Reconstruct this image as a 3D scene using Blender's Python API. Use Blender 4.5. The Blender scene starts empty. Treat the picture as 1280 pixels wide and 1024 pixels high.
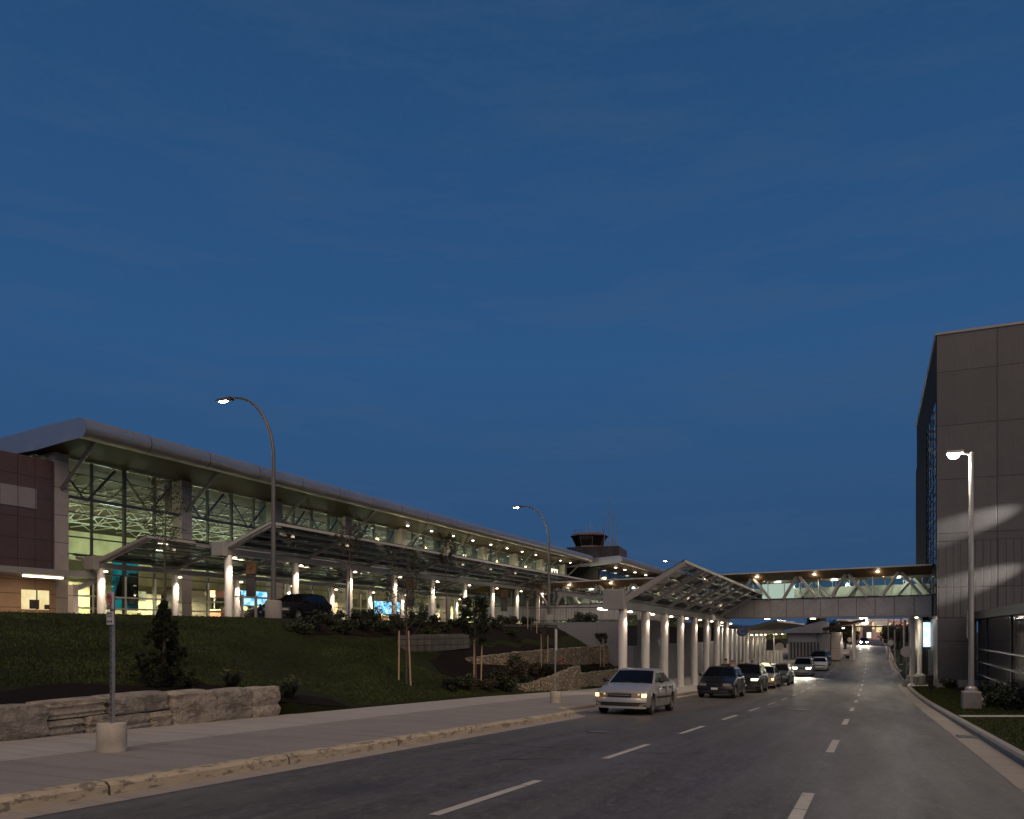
import bpy, bmesh, math, random
import numpy as np
from mathutils import Vector, Matrix
random.seed(7)
rng = np.random.default_rng(11)
SC = bpy.context.scene
COL = SC.collection
R = math.radians
S_, C_ = math.sin(R(24.34)), math.cos(R(24.34))

# ---------------------------------------------------------------- layout helpers
def y_at(px, X):
    """Distance along the road at which lateral offset X is seen in photo column px."""
    t = (px - 640) / 995.0
    return X * (C_ + t * S_) / (t * C_ - S_)

def interp(x, pts):
    return float(np.interp(x, [p[0] for p in pts], [p[1] for p in pts]))

def zr(Y):
    """Road level along the road: falls 4.4 %, bottoms out near the bridge, climbs again."""
    Y = float(Y)
    if Y < 35: return -0.044 * Y
    k = 0.064 / 75
    if Y < 110:
        u = Y - 35
        return -1.54 - 0.044 * u + 0.5 * k * u * u
    z110 = -1.54 - 0.044 * 75 + 0.5 * k * 75 * 75
    if Y < 160: return z110 + 0.02 * (Y - 110)
    z160 = z110 + 1.0
    if Y < 230:
        u = Y - 160
        return z160 + 0.02 * u - 0.5 * (0.02 / 70) * u * u
    return z160 + 0.7

# ---------------------------------------------------------------- properties
def tag(o, label=None, cat=None, group=None, kind=None):
    if label: o['label'] = label
    if cat: o['category'] = cat
    if group: o['group'] = group
    if kind: o['kind'] = kind
    return o

def empty(name, loc=(0, 0, 0), rz=0.0, label=None, cat=None, group=None):
    o = bpy.data.objects.new(name, None)
    COL.objects.link(o)
    o.location = loc
    o.rotation_euler = (0, 0, rz)
    o.empty_display_size = 0.3
    return tag(o, label, cat, group)

def copy_tree(o, parent=None):
    c = o.copy(); COL.objects.link(c)
    c.parent = parent
    for ch in list(o.children): copy_tree(ch, c)
    return c

# ---------------------------------------------------------------- mesh builder
class MB:
    def __init__(s): s.v = []; s.f = []; s.m = []
    def add(s, vs, fs, mi=0):
        b = len(s.v); s.v += [tuple(v) for v in vs]
        for f in fs: s.f.append(tuple(b + i for i in f)); s.m.append(mi)
        return s
    def box(s, x0, y0, z0, x1, y1, z1, mi=0):
        if x0 > x1: x0, x1 = x1, x0
        if y0 > y1: y0, y1 = y1, y0
        if z0 > z1: z0, z1 = z1, z0
        s.add([(x0,y0,z0),(x1,y0,z0),(x1,y1,z0),(x0,y1,z0),(x0,y0,z1),(x1,y0,z1),(x1,y1,z1),(x0,y1,z1)],
              [(0,3,2,1),(4,5,6,7),(0,1,5,4),(1,2,6,5),(2,3,7,6),(3,0,4,7)], mi)
        return s
    def beam(s, p0, p1, w, h, mi=0, up=(0, 0, 1)):
        p0, p1 = Vector(p0), Vector(p1)
        d = (p1 - p0).normalized(); u = Vector(up)
        if abs(d.dot(u)) > 0.98: u = Vector((1, 0, 0))
        a = d.cross(u).normalized(); b = a.cross(d).normalized()
        vs = []
        for p in (p0, p1):
            for i, j in ((-1,-1),(1,-1),(1,1),(-1,1)): vs.append(p + a*(i*w/2) + b*(j*h/2))
        s.add(vs, [(3,2,1,0),(4,5,6,7),(0,1,5,4),(1,2,6,5),(2,3,7,6),(3,0,4,7)], mi)
        return s
    def tube(s, pts, rad, n=10, mi=0, cap=True):
        pts = [Vector(p) for p in pts]
        if not hasattr(rad, '__len__'): rad = [rad] * len(pts)
        vs = []; ref = None
        for i, p in enumerate(pts):
            d = (pts[min(i+1, len(pts)-1)] - pts[max(i-1, 0)]).normalized()
            if ref is None:
                ref = Vector((1,0,0)) if abs(d.x) < 0.9 else Vector((0,1,0))
            a = (ref - d * ref.dot(d)).normalized(); ref = a
            b = d.cross(a)
            for k in range(n):
                t = 2*math.pi*k/n
                vs.append(p + (a*math.cos(t) + b*math.sin(t)) * rad[i])
        fs = []
        for i in range(len(pts)-1):
            for k in range(n):
                k2 = (k+1) % n
                fs.append((i*n+k, i*n+k2, (i+1)*n+k2, (i+1)*n+k))
        if cap:
            fs.append(tuple(range(n-1, -1, -1))); fs.append(tuple((len(pts)-1)*n + k for k in range(n)))
        s.add(vs, fs, mi)
        return s
    def lathe(s, prof, c=(0,0,0), n=20, mi=0):
        vs = []
        for r, z in prof:
            for k in range(n):
                t = 2*math.pi*k/n
                vs.append((c[0]+r*math.cos(t), c[1]+r*math.sin(t), c[2]+z))
        fs = []
        for i in range(len(prof)-1):
            for k in range(n):
                k2 = (k+1) % n
                fs.append((i*n+k, i*n+k2, (i+1)*n+k2, (i+1)*n+k))
        fs.append(tuple(range(n-1,-1,-1))); fs.append(tuple((len(prof)-1)*n+k for k in range(n)))
        s.add(vs, fs, mi)
        return s
    def prism(s, poly, axis, a0, a1, mi=0):
        """poly: 2D points; axis 'y': (x,z) extruded along y; 'x': (y,z); 'z': (x,y)."""
        n = len(poly); vs = []
        for a in (a0, a1):
            for p, q in poly:
                vs.append((p, a, q) if axis == 'y' else (a, p, q) if axis == 'x' else (p, q, a))
        fs = [tuple(range(n)), tuple(range(2*n-1, n-1, -1))]
        for i in range(n):
            j = (i+1) % n
            fs.append((i, i+n, j+n, j))
        s.add(vs, fs, mi)
        return s
    def ball(s, c, r, n=10, mi=0):
        rx, ry, rz = r if hasattr(r, '__len__') else (r, r, r)
        vs = []; m = max(4, n//2+1)
        for i in range(1, m):
            t = math.pi*i/m
            for k in range(n):
                p = 2*math.pi*k/n
                vs.append((c[0]+rx*math.sin(t)*math.cos(p), c[1]+ry*math.sin(t)*math.sin(p), c[2]+rz*math.cos(t)))
        vs.append((c[0], c[1], c[2]+rz)); vs.append((c[0], c[1], c[2]-rz))
        fs = []; top = len(vs)-2; bot = top+1
        for i in range(m-2):
            for k in range(n):
                k2 = (k+1) % n
                fs.append((i*n+k, (i+1)*n+k, (i+1)*n+k2, i*n+k2))
        for k in range(n):
            fs.append((top, k, (k+1) % n)); fs.append((bot, (m-2)*n+(k+1) % n, (m-2)*n+k))
        s.add(vs, fs, mi)
        return s
    def grid(s, rows, mi=0):
        n = len(rows[0]); vs = [p for r in rows for p in r]; fs = []
        for i in range(len(rows)-1):
            for k in range(n-1): fs.append((i*n+k, i*n+k+1, (i+1)*n+k+1, (i+1)*n+k))
        s.add(vs, fs, mi)
        return s
    def build(s, name, mats, parent=None, world=False, smooth=False, recalc=True, bevel=0):
        me = bpy.data.meshes.new(name)
        v = s.v
        if world and parent is not None:
            L = parent.location; v = [(a-L.x, b-L.y, c-L.z) for a, b, c in v]
        me.from_pydata(v, [], s.f)
        if not isinstance(mats, (list, tuple)): mats = [mats]
        for m in mats: me.materials.append(m)
        if len(mats) > 1: me.polygons.foreach_set('material_index', s.m)
        if recalc:
            bm = bmesh.new(); bm.from_mesh(me)
            bmesh.ops.recalc_face_normals(bm, faces=bm.faces[:])
            bm.to_mesh(me); bm.free()
        if smooth:
            me.polygons.foreach_set('use_smooth', [True]*len(me.polygons))
            me.set_sharp_from_angle(angle=R(40))
        me.update()
        o = bpy.data.objects.new(name, me); COL.objects.link(o)
        if parent is not None: o.parent = parent
        if bevel:
            b = o.modifiers.new('bevel', 'BEVEL'); b.width = bevel; b.segments = 2; b.limit_method = 'ANGLE'; b.angle_limit = R(40)
        return o

def light(name, typ, loc, power, color=(1, .85, .65), parent=None, size=0.1, spot=None, blend=.5, rot=None, world=False):
    d = bpy.data.lights.new(name, typ)
    d.energy = power; d.color = color
    if typ == 'AREA':
        d.shape = 'RECTANGLE'; d.size, d.size_y = size
    else: d.shadow_soft_size = size
    if typ == 'SPOT': d.spot_size = R(spot); d.spot_blend = blend
    o = bpy.data.objects.new(name, d); COL.objects.link(o)
    if parent is not None:
        o.parent = parent
        if world: loc = tuple(Vector(loc) - parent.location)
    o.location = loc
    if rot: o.rotation_euler = rot
    return o

# ---------------------------------------------------------------- materials
def nodes_of(name):
    m = bpy.data.materials.new(name); m.use_nodes = True
    nt = m.node_tree
    return m, nt, nt.nodes['Principled BSDF'], nt.nodes['Material Output']

def N(nt, typ, **kw):
    n = nt.nodes.new(typ)
    for k, v in kw.items():
        if k in n.inputs: n.inputs[k].default_value = v
        else: setattr(n, k, v)
    return n

def lk(nt, a, b): nt.links.new(a, b)

def math_n(nt, op, a, b=None, c=None):
    n = nt.nodes.new('ShaderNodeMath'); n.operation = op
    for i, x in enumerate((a, b, c)):
        if x is None: continue
        if isinstance(x, (int, float)): n.inputs[i].default_value = x
        else: nt.links.new(x, n.inputs[i])
    return n.outputs[0]

def mixc(nt, fac, a, b, blend='MIX'):
    n = nt.nodes.new('ShaderNodeMix'); n.data_type = 'RGBA'; n.blend_type = blend
    ins = [i for i in n.inputs if i.type == 'RGBA']
    for i, x in zip(ins, (a, b)):
        if isinstance(x, (tuple, list)): i.default_value = (*x, 1) if len(x) == 3 else x
        else: nt.links.new(x, i)
    f = n.inputs[0]
    if isinstance(fac, (int, float)): f.default_value = fac
    else: nt.links.new(fac, f)
    return [o for o in n.outputs if o.type == 'RGBA'][0]

def coords(nt, scale=(1, 1, 1), obj=True):
    tc = nt.nodes.new('ShaderNodeTexCoord'); mp = nt.nodes.new('ShaderNodeMapping')
    mp.inputs['Scale'].default_value = scale
    nt.links.new(tc.outputs['Object' if obj else 'Generated'], mp.inputs['Vector'])
    return mp.outputs[0]

def noise(nt, vec, scale, detail=4, rough=.6, lo=.3, hi=.7):
    n = N(nt, 'ShaderNodeTexNoise', Scale=scale, Detail=detail, Roughness=rough)
    nt.links.new(vec, n.inputs['Vector'])
    r = N(nt, 'ShaderNodeMapRange'); r.inputs[1].default_value = lo; r.inputs[2].default_value = hi
    nt.links.new(n.outputs[0], r.inputs[0])
    return r.outputs[0]

def bump(nt, bs, h, strength=.3, dist=.02):
    b = N(nt, 'ShaderNodeBump'); b.inputs['Strength'].default_value = strength; b.inputs['Distance'].default_value = dist
    nt.links.new(h, b.inputs['Height']); nt.links.new(b.outputs[0], bs.inputs['Normal'])

def mat(name, col, rough=.6, metal=0.0, var=.25, scale=3.0, col2=None, bmp=0.0, bscale=40.0, spec=.5, stretch=(1, 1, 1), coat=0):
    """Plain surface with a little procedural wear: colour drifts between col and col2."""
    m, nt, bs, _ = nodes_of(name)
    c2 = col2 or tuple(c*(1-var) for c in col)
    v = coords(nt, stretch)
    f = noise(nt, v, scale, 5, .65)
    lk(nt, mixc(nt, f, col, c2), bs.inputs['Base Color'])
    rr = noise(nt, v, scale*2.3, 3)
    lk(nt, math_n(nt, 'MULTIPLY_ADD', rr, .15, max(0.02, rough-.07)), bs.inputs['Roughness'])
    bs.inputs['Metallic'].default_value = metal
    bs.inputs['Specular IOR Level'].default_value = spec
    if coat: bs.inputs['Coat Weight'].default_value = coat; bs.inputs['Coat Roughness'].default_value = .04
    if bmp: bump(nt, bs, noise(nt, v, bscale, 4), bmp)
    return m

def line_mask(nt, sep, axis, period, width, off=0.0):
    """1 on thin joint lines repeated every `period` along an axis."""
    x = math_n(nt, 'ADD', sep.outputs[axis], off + 1000*period)
    fr = math_n(nt, 'MODULO', x, period)
    return math_n(nt, 'LESS_THAN', fr, width)

def paneled(name, col, lines, jcol=(.01, .01, .01), rough=.5, metal=0.0, var=.2, scale=.8, spec=.5, cell=None, cellvar=.0, ribs=None):
    """Cladding with joints at lines=[(axis, period, width, offset)]."""
    m, nt, bs, _ = nodes_of(name)
    tc = nt.nodes.new('ShaderNodeTexCoord'); sep = nt.nodes.new('ShaderNodeSeparateXYZ')
    lk(nt, tc.outputs['Object'], sep.inputs[0])
    base = mixc(nt, noise(nt, tc.outputs['Object'], scale, 6, .7), col, tuple(c*(1-var) for c in col))
    if cell:
        vm = nt.nodes.new('ShaderNodeCombineXYZ'); 
        for ax_, per_, w_, off_ in lines[-2:]: lk(nt, math_n(nt, 'FLOOR', math_n(nt, 'DIVIDE', math_n(nt, 'ADD', sep.outputs[ax_], off_+1000*per_), per_)), vm.inputs[ax_])
        wn = nt.nodes.new('ShaderNodeTexWhiteNoise'); lk(nt, vm.outputs[0], wn.inputs[0])
        base = mixc(nt, math_n(nt, 'MULTIPLY', wn.outputs[0], cell), base, tuple(c*.55 for c in col))
        stk = noise(nt, coords(nt, (2.2, 2.2, .10)), 1.2, 5, .7, .50, .72)
        base = mixc(nt, math_n(nt, 'MULTIPLY', stk, .38), base, tuple(c*.45 for c in col))
        stk2 = noise(nt, coords(nt, (5, 5, .16)), 1.0, 4, .7, .58, .75)
        base = mixc(nt, math_n(nt, 'MULTIPLY', stk2, .25), base, tuple(min(1, c*1.7) for c in col))
    base = mixc(nt, noise(nt, tc.outputs['Object'], scale*14, 3, .7), base, mixc(nt, 1.0, base, (1-var, 1-var, 1-var), 'MULTIPLY'))
    msk = None
    for ax, per, w, off in lines:
        l = line_mask(nt, sep, ax, per, w, off)
        msk = l if msk is None else math_n(nt, 'MAXIMUM', msk, l)
    lk(nt, mixc(nt, msk, base, jcol) if msk is not None else base, bs.inputs['Base Color'])
    bs.inputs['Roughness'].default_value = rough; bs.inputs['Metallic'].default_value = metal
    bs.inputs['Specular IOR Level'].default_value = spec
    if msk is not None: bump(nt, bs, math_n(nt, 'SUBTRACT', 1.0, msk), .6, .02)
    return m

def emis(name, col, strength, var=0.0, scale=4.0, col2=None):
    m, nt, bs, out = nodes_of(name)
    e = N(nt, 'ShaderNodeEmission'); e.inputs['Strength'].default_value = strength
    e.inputs['Color'].default_value = (*col, 1)
    if col2:
        v = coords(nt)
        lk(nt, mixc(nt, noise(nt, v, scale, 3, .6, .4, .6), col, col2), e.inputs['Color'])
    lk(nt, e.outputs[0], out.inputs['Surface'])
    return m

def glass(name, tint=(.8, .88, .84), refl=.12, rough=.02, body=None, bodyw=0.0, speck=None):
    """Thin architectural glazing: tinted see-through plus Fresnel mirror."""
    m, nt, bs, out = nodes_of(name)
    tr = N(nt, 'ShaderNodeBsdfTransparent'); tr.inputs[0].default_value = (*tint, 1)
    gl = N(nt, 'ShaderNodeBsdfGlossy'); gl.inputs['Roughness'].default_value = rough
    lw = N(nt, 'ShaderNodeLayerWeight'); lw.inputs['Blend'].default_value = .25
    f = math_n(nt, 'MULTIPLY_ADD', lw.outputs['Fresnel'], .8, refl*.5)
    base = tr.outputs[0]
    if bodyw:
        df = N(nt, 'ShaderNodeBsdfDiffuse'); df.inputs[0].default_value = (*body, 1)
        mx0 = N(nt, 'ShaderNodeMixShader'); mx0.inputs[0].default_value = bodyw
        if speck:
            fr = noise(nt, coords(nt), speck, 3, .6, .45, .6)
            lk(nt, math_n(nt, 'MULTIPLY_ADD', fr, -.5, bodyw), mx0.inputs[0])
        lk(nt, base, mx0.inputs[1]); lk(nt, df.outputs[0], mx0.inputs[2]); base = mx0.outputs[0]
    mx = N(nt, 'ShaderNodeMixShader')
    lk(nt, f, mx.inputs[0]); lk(nt, base, mx.inputs[1]); lk(nt, gl.outputs[0], mx.inputs[2])
    lk(nt, mx.outputs[0], out.inputs['Surface'])
    return m

M = {}
def asphalt():
    m, nt, bs, _ = nodes_of('asphalt')
    v = coords(nt)
    fine = noise(nt, v, 55, 3, .7, .25, .75)
    big = noise(nt, coords(nt, (.9, .12, 1)), 1.1, 5, .6)
    pat = noise(nt, v, .35, 4, .6)
    c = mixc(nt, fine, (.036, .033, .031), (.115, .105, .10))
    c = mixc(nt, math_n(nt, 'MULTIPLY', big, .7), c, (.030, .028, .027))
    c = mixc(nt, math_n(nt, 'MULTIPLY', pat, .35), c, (.10, .094, .09))
    mid = noise(nt, coords(nt, (1, .55, 1)), 5, 6, .85, .40, .62)
    c = mixc(nt, math_n(nt, 'MULTIPLY', mid, .72), c, (.022, .020, .019))
    mid2 = noise(nt, coords(nt, (1, .35, 1), ), 14, 4, .8, .52, .66)
    c = mixc(nt, math_n(nt, 'MULTIPLY', mid2, .6), c, (.15, .138, .126))
    grit = noise(nt, v, 130, 2, .5, .60, .70)
    c = mixc(nt, math_n(nt, 'MULTIPLY', grit, .5), c, (.20, .185, .17))
    stain = noise(nt, coords(nt, (1, .35, 1)), .55, 3, .5, .60, .72)
    c = mixc(nt, math_n(nt, 'MULTIPLY', stain, .55), c, (.020, .018, .017))
    tr = noise(nt, coords(nt, (1.0, .015, 1)), 1.9, 3, .5, .45, .62)
    c = mixc(nt, math_n(nt, 'MULTIPLY', tr, .35), c, (.115, .104, .096))
    # a few sealed cracks
    vo = N(nt, 'ShaderNodeTexVoronoi', Scale=.16); vo.feature = 'DISTANCE_TO_EDGE'
    w = N(nt, 'ShaderNodeTexNoise', Scale=1.5, Detail=4.0); lk(nt, v, w.inputs['Vector'])
    mm = N(nt, 'ShaderNodeMix'); mm.data_type = 'VECTOR'; mm.inputs[0].default_value = .12
    vin = [i for i in mm.inputs if i.type == 'VECTOR']
    lk(nt, v, vin[0]); lk(nt, w.outputs['Color'], vin[1])
    lk(nt, [o for o in mm.outputs if o.type == 'VECTOR'][0], vo.inputs['Vector'])
    cr = math_n(nt, 'LESS_THAN', vo.outputs['Distance'], .0028)
    c = mixc(nt, math_n(nt, 'MULTIPLY', cr, .7), c, (.012, .012, .012))
    lk(nt, c, bs.inputs['Base Color'])
    lk(nt, math_n(nt, 'MULTIPLY_ADD', big, .2, .5), bs.inputs['Roughness'])
    bump(nt, bs, fine, .5, .006)
    return m
M['asphalt'] = asphalt()

def concrete(name, col, period=1.6, axis='Y', jw=.02):
    m, nt, bs, _ = nodes_of(name)
    tc = nt.nodes.new('ShaderNodeTexCoord'); sep = nt.nodes.new('ShaderNodeSeparateXYZ')
    v = tc.outputs['Object']; lk(nt, v, sep.inputs[0])
    c = mixc(nt, noise(nt, v, 30, 4, .7), col, tuple(x*.72 for x in col))
    c = mixc(nt, math_n(nt, 'MULTIPLY', noise(nt, v, .7, 6, .7), .6), c, tuple(x*.6 for x in col))
    c = mixc(nt, math_n(nt, 'MULTIPLY', noise(nt, coords(nt, (.5, 3, 1)), .9, 5, .7, .52, .62), .35), c, tuple(x*.45 for x in col))
    if period:
        j = line_mask(nt, sep, axis, period, jw)
        c = mixc(nt, math_n(nt, 'MULTIPLY', j, .75), c, tuple(x*.25 for x in col))
    lk(nt, c, bs.inputs['Base Color']); bs.inputs['Roughness'].default_value = .85
    bump(nt, bs, noise(nt, v, 60, 4), .25, .01)
    return m
M['sidewalk'] = concrete('sidewalk_concrete', (.25, .235, .23), 3.0)
M['strip'] = concrete('pale_concrete', (.36, .345, .335), 1.5)
M['conc'] = concrete('cast_concrete', (.30, .285, .27), 0)
M['gutter'] = concrete('gutter_concrete', (.33, .30, .265), 3.0)
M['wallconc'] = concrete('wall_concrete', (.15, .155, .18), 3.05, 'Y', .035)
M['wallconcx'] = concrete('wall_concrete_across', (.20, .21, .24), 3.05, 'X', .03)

def worn_paint(name, paint, under, thr):
    m, nt, bs, _ = nodes_of(name)
    v = coords(nt)
    n1 = noise(nt, coords(nt, (1, .6, 1.8)), 7, 6, .75, thr, thr+.06)
    n2 = noise(nt, v, 1.2, 5, .7)
    c = mixc(nt, n2, paint, tuple(x*.75 for x in paint))
    c = mixc(nt, n1, c, under)
    tc = nt.nodes.new('ShaderNodeTexCoord'); sep = nt.nodes.new('ShaderNodeSeparateXYZ'); lk(nt, tc.outputs['Object'], sep.inputs[0])
    j = line_mask(nt, sep, 'Y', 3.0, .03)
    c = mixc(nt, j, c, (.04, .035, .03))
    lk(nt, c, bs.inputs['Base Color']); bs.inputs['Roughness'].default_value = .8
    bump(nt, bs, n1, .3, .01)
    return m
M['kerb_yellow'] = worn_paint('worn_yellow_kerb_paint', (.39, .335, .25), (.15, .13, .105), .52)
M['kerb'] = concrete('kerb_concrete', (.30, .285, .265), 3.0)
M['line'] = worn_paint('worn_line_paint', (.42, .41, .39), (.10, .095, .09), .6)

def grass_mat(name, a, b, c3):
    m, nt, bs, _ = nodes_of(name)
    v = coords(nt, (1, 1.8, 1))
    c = mixc(nt, noise(nt, v, 1.1, 6, .7), a, b)
    c = mixc(nt, noise(nt, v, 28, 4, .75), c, c3)
    lk(nt, c, bs.inputs['Base Color']); bs.inputs['Roughness'].default_value = .9
    bs.inputs['Specular IOR Level'].default_value = .15
    bump(nt, bs, noise(nt, coords(nt, (1, 1, 3)), 40, 5), .9, .05)
    return m
M['lawn'] = grass_mat('lawn_soil', (.020, .034, .008), (.046, .048, .016), (.008, .011, .004))
M['blade'] = mat('grass_blade', (.010, .020, .004), .85, var=.5, scale=.42, stretch=(1.6, .6, 1), col2=(.060, .080, .022), spec=.2)
M['bladeb'] = mat('grass_blade_bright', (.034, .052, .010), .85, var=.5, scale=.9, col2=(.036, .042, .012), spec=.2)
M['land'] = grass_mat('far_ground', (.03, .035, .015), (.03, .03, .02), (.02, .022, .01))
M['mulch'] = mat('mulch', (.017, .012, .010), .95, var=.7, scale=22, bmp=1.0, bscale=30, spec=.1)

def stone_mat(name, a, b, crack, scale=2.0, bands=True):
    m, nt, bs, _ = nodes_of(name)
    v = coords(nt)
    c = mixc(nt, noise(nt, v, scale, 7, .7), a, b)
    lay = noise(nt, coords(nt, (.9, .9, 4)), 1.6, 6, .75, .52, .60)
    c = mixc(nt, math_n(nt, 'MULTIPLY', lay, .42 if bands else .0), c, crack)
    blot = noise(nt, coords(nt), scale*1.3, 4, .6, .45, .62)
    c = mixc(nt, math_n(nt, 'MULTIPLY', blot, .4), c, tuple(min(1, x*1.35) for x in a))
    c = mixc(nt, math_n(nt, 'MULTIPLY', noise(nt, v, scale*7, 4, .75, .45, .65), .5), c, tuple(x*.5 for x in a))
    lk(nt, c, bs.inputs['Base Color']); bs.inputs['Roughness'].default_value = .9
    h = math_n(nt, 'SUBTRACT', noise(nt, v, scale*5, 6, .7), math_n(nt, 'MULTIPLY', lay, .8))
    bump(nt, bs, h, .9, .06)
    return m
M['stone'] = stone_mat('limestone', (.50, .435, .36), (.27, .235, .20), (.07, .06, .05))
M['block'] = paneled('grey_block', (.17, .165, .155), [('Y', .62, .03, .1), ('Z', .28, .03, .02)], rough=.9, var=.45, scale=3, spec=.2, jcol=(.03, .03, .03), cell=.6)
M['stoneb'] = stone_mat('limestone_weathered', (.38, .345, .30), (.21, .19, .17), (.06, .055, .05))

def rubble_mat():
    m, nt, bs, _ = nodes_of('rubble_masonry')
    v = coords(nt, (1, 1, 1.6))
    vo = N(nt, 'ShaderNodeTexVoronoi', Scale=3.6); lk(nt, v, vo.inputs['Vector'])
    ve = N(nt, 'ShaderNodeTexVoronoi', Scale=3.6); ve.feature = 'DISTANCE_TO_EDGE'; lk(nt, v, ve.inputs['Vector'])
    sx = N(nt, 'ShaderNodeSeparateColor'); lk(nt, vo.outputs['Color'], sx.inputs[0])
    c = mixc(nt, sx.outputs[0], (.37, .30, .21), (.18, .145, .11))
    c = mixc(nt, noise(nt, coords(nt), 9, 5, .7), c, mixc(nt, 1.0, c, (.6, .6, .6), 'MULTIPLY'))
    mor = math_n(nt, 'LESS_THAN', ve.outputs['Distance'], .05)
    c = mixc(nt, mor, c, (.06, .052, .042))
    lk(nt, c, bs.inputs['Base Color']); bs.inputs['Roughness'].default_value = .9
    bump(nt, bs, math_n(nt, 'MINIMUM', ve.outputs['Distance'], .15), 1.0, .3)
    return m
M['rubble'] = rubble_mat()

M['silver'] = mat('silver_cladding', (.42, .42, .45), .32, .8, .12, .5)
M['fascia'] = paneled('roof_edge_cladding', (.50, .485, .49), [('Y', 4.5, .05, .6)], rough=.40, metal=.80, var=.18, scale=.35, jcol=(.06, .06, .06))
M['soffit'] = paneled('soffit_panel', (.050, .036, .027), [('Y', 2.25, .04, .3)], rough=.7, var=.2, spec=.08)
M['bsoffit'] = paneled('bronze_soffit', (.16, .10, .055), [('X', 1.28, .03, .2)], rough=.5, var=.25, spec=.2)
M['tile'] = paneled('column_tile', (.40, .355, .34), [('Z', 1.55, .03, .2)], rough=.45, var=.18, scale=1.4, jcol=(.05, .045, .045))
M['annex'] = paneled('plum_panel', (.105, .068, .070), [('Y', .97, .03, .33), ('Z', 1.13, .03, .25)], rough=.45, var=.3, jcol=(.012, .009, .009))
M['annexgrey'] = paneled('grey_panel', (.24, .22, .24), [('Y', .97, .03, .33)], rough=.4, var=.15, jcol=(.02, .02, .02))
M['tan'] = paneled('tan_panel', (.36, .23, .16), [('Y', 1.94, .03, .33), ('Z', .75, .03, .2)], rough=.6, var=.2, jcol=(.04, .03, .03))
M['white'] = mat('painted_steel', (.25, .24, .235), .42, .1, .18, 1.2)
M['whitec'] = mat('column_white', (.56, .535, .51), .42, 0, .2, .9, stretch=(1, 1, .3))
M['bright'] = mat('pale_truss_paint', (.42, .40, .38), .4, 0, .12, 1.5)
M['steel'] = mat('grey_steel', (.20, .20, .215), .4, .6, .25, 2)
M['galv'] = mat('galvanised_steel', (.38, .38, .385), .4, .7, .3, 5)
M['pole'] = mat('pole_paint', (.13, .125, .12), .45, .3, .3, 2)
M['polepale'] = mat('pale_pole_paint', (.34, .335, .33), .4, .2, .25, 2)
M['dark'] = mat('dark_metal', (.022, .023, .026), .4, .3, .3, 4)
M['mull'] = mat('mullion', (.10, .105, .105), .4, .4, .2, 3)
M['mullp'] = mat('pale_mullion', (.62, .59, .55), .4, 0, .15, 3)
M['truss'] = mat('truss_paint', (.36, .38, .33), .5, 0, .3, 2)
M['hall0'] = mat('hall_lining', (.17, .19, .155), .7, 0, .35, .6)
M['hallw'] = mat('hall_wall', (.52, .50, .33), .7, 0, .55, .35)
M['hallfloor'] = mat('hall_floor', (.20, .19, .16), .4, 0, .3, 1)
M['counter'] = mat('counter_laminate', (.42, .17, .13), .5, 0, .3, 2)
M['counterd'] = mat('dark_laminate', (.05, .05, .05), .4, 0, .3, 2)
M['counterp'] = mat('pale_laminate', (.55, .5, .42), .5, 0, .3, 2)
M['glass'] = glass('clear_glazing', (.88, .93, .88), .07)
M['glassroof'] = glass('canopy_glazing', (.50, .52, .54), .12, .08, (.012, .013, .015), .46, 9.0)
M['glassb'] = glass('bridge_glazing', (.78, .88, .84), .10)
M['glassdark'] = mat('dark_glass', (.006, .008, .010), .06, 0, .3, 1, spec=.4)
M['frost'] = mat('frosted_panel', (.58, .60, .52), .5, 0, .25, .8)
M['glassfin'] = mat('sky_glass', (.02, .03, .04), .07, .25, .3, .6, spec=1.0)
M['carglass'] = mat('car_glass', (.005, .005, .006), .05, 0, .2, 2, spec=.3)
M['facade'] = paneled('charcoal_precast', (.084, .082, .088), [('X', 4.6, .06, 4.8), ('Z', 3.5, .05, .3)], rough=.42, var=.25, jcol=(.015, .013, .013), scale=.5, cell=.5)
M['facaderib'] = paneled('charcoal_ribbed', (.095, .092, .096), [('X', .42, .04, .1), ('X', 4.6, .07, 4.8), ('Z', 3.5, .05, .3)], rough=.34, var=.2, jcol=(.022, .019, .018), scale=.5, cell=.4)
M['bridgepanel'] = paneled('bridge_panel', (.40, .395, .40), [('X', 1.28, .035, .2)], rough=.45, var=.25, jcol=(.03, .03, .03), scale=.5)
M['brown'] = paneled('brown_metal', (.13, .075, .065), [('X', .9, .05, .1), ('Y', .9, .05, .1)], rough=.5, var=.2)
M['rubber'] = mat('rubber', (.014, .014, .014), .8, 0, .3, 12)
M['rim'] = mat('alloy', (.45, .45, .46), .3, .85, .2, 9)
M['chrome'] = mat('chrome', (.6, .6, .6), .15, 1, .1, 5)
M['black'] = mat('black_plastic', (.012, .012, .012), .5, 0, .3, 9)
M['lens'] = mat('clear_lens', (.26, .26, .26), .08, .3, .2, 20, spec=.8)
M['bark'] = mat('bark', (.10, .078, .06), .9, 0, .5, 14, bmp=.6)
M['stake'] = mat('timber_stake', (.42, .30, .19), .8, 0, .35, 6, stretch=(6, 6, .8))
M['leafd'] = mat('dark_leaf', (.022, .030, .014), .6, 0, .6, 3, spec=.3)
M['leaf'] = mat('leaf', (.036, .048, .020), .6, 0, .55, 3, spec=.3)
M['leafb'] = mat('bronze_leaf', (.060, .046, .028), .6, 0, .5, 3, spec=.3)
M['leafy'] = mat('pale_leaf', (.12, .13, .055), .6, 0, .5, 3, spec=.3)
M['needle'] = mat('needle', (.020, .026, .014), .7, 0, .5, 5, spec=.2)
M['petal'] = mat('petal', (.30, .04, .05), .6, 0, .4, 5)
M['sign'] = mat('sign_white', (.50, .49, .48), .4, 0, .12, 9)
M['signback'] = mat('sign_back', (.42, .42, .43), .45, .5, .15, 6)
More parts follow.
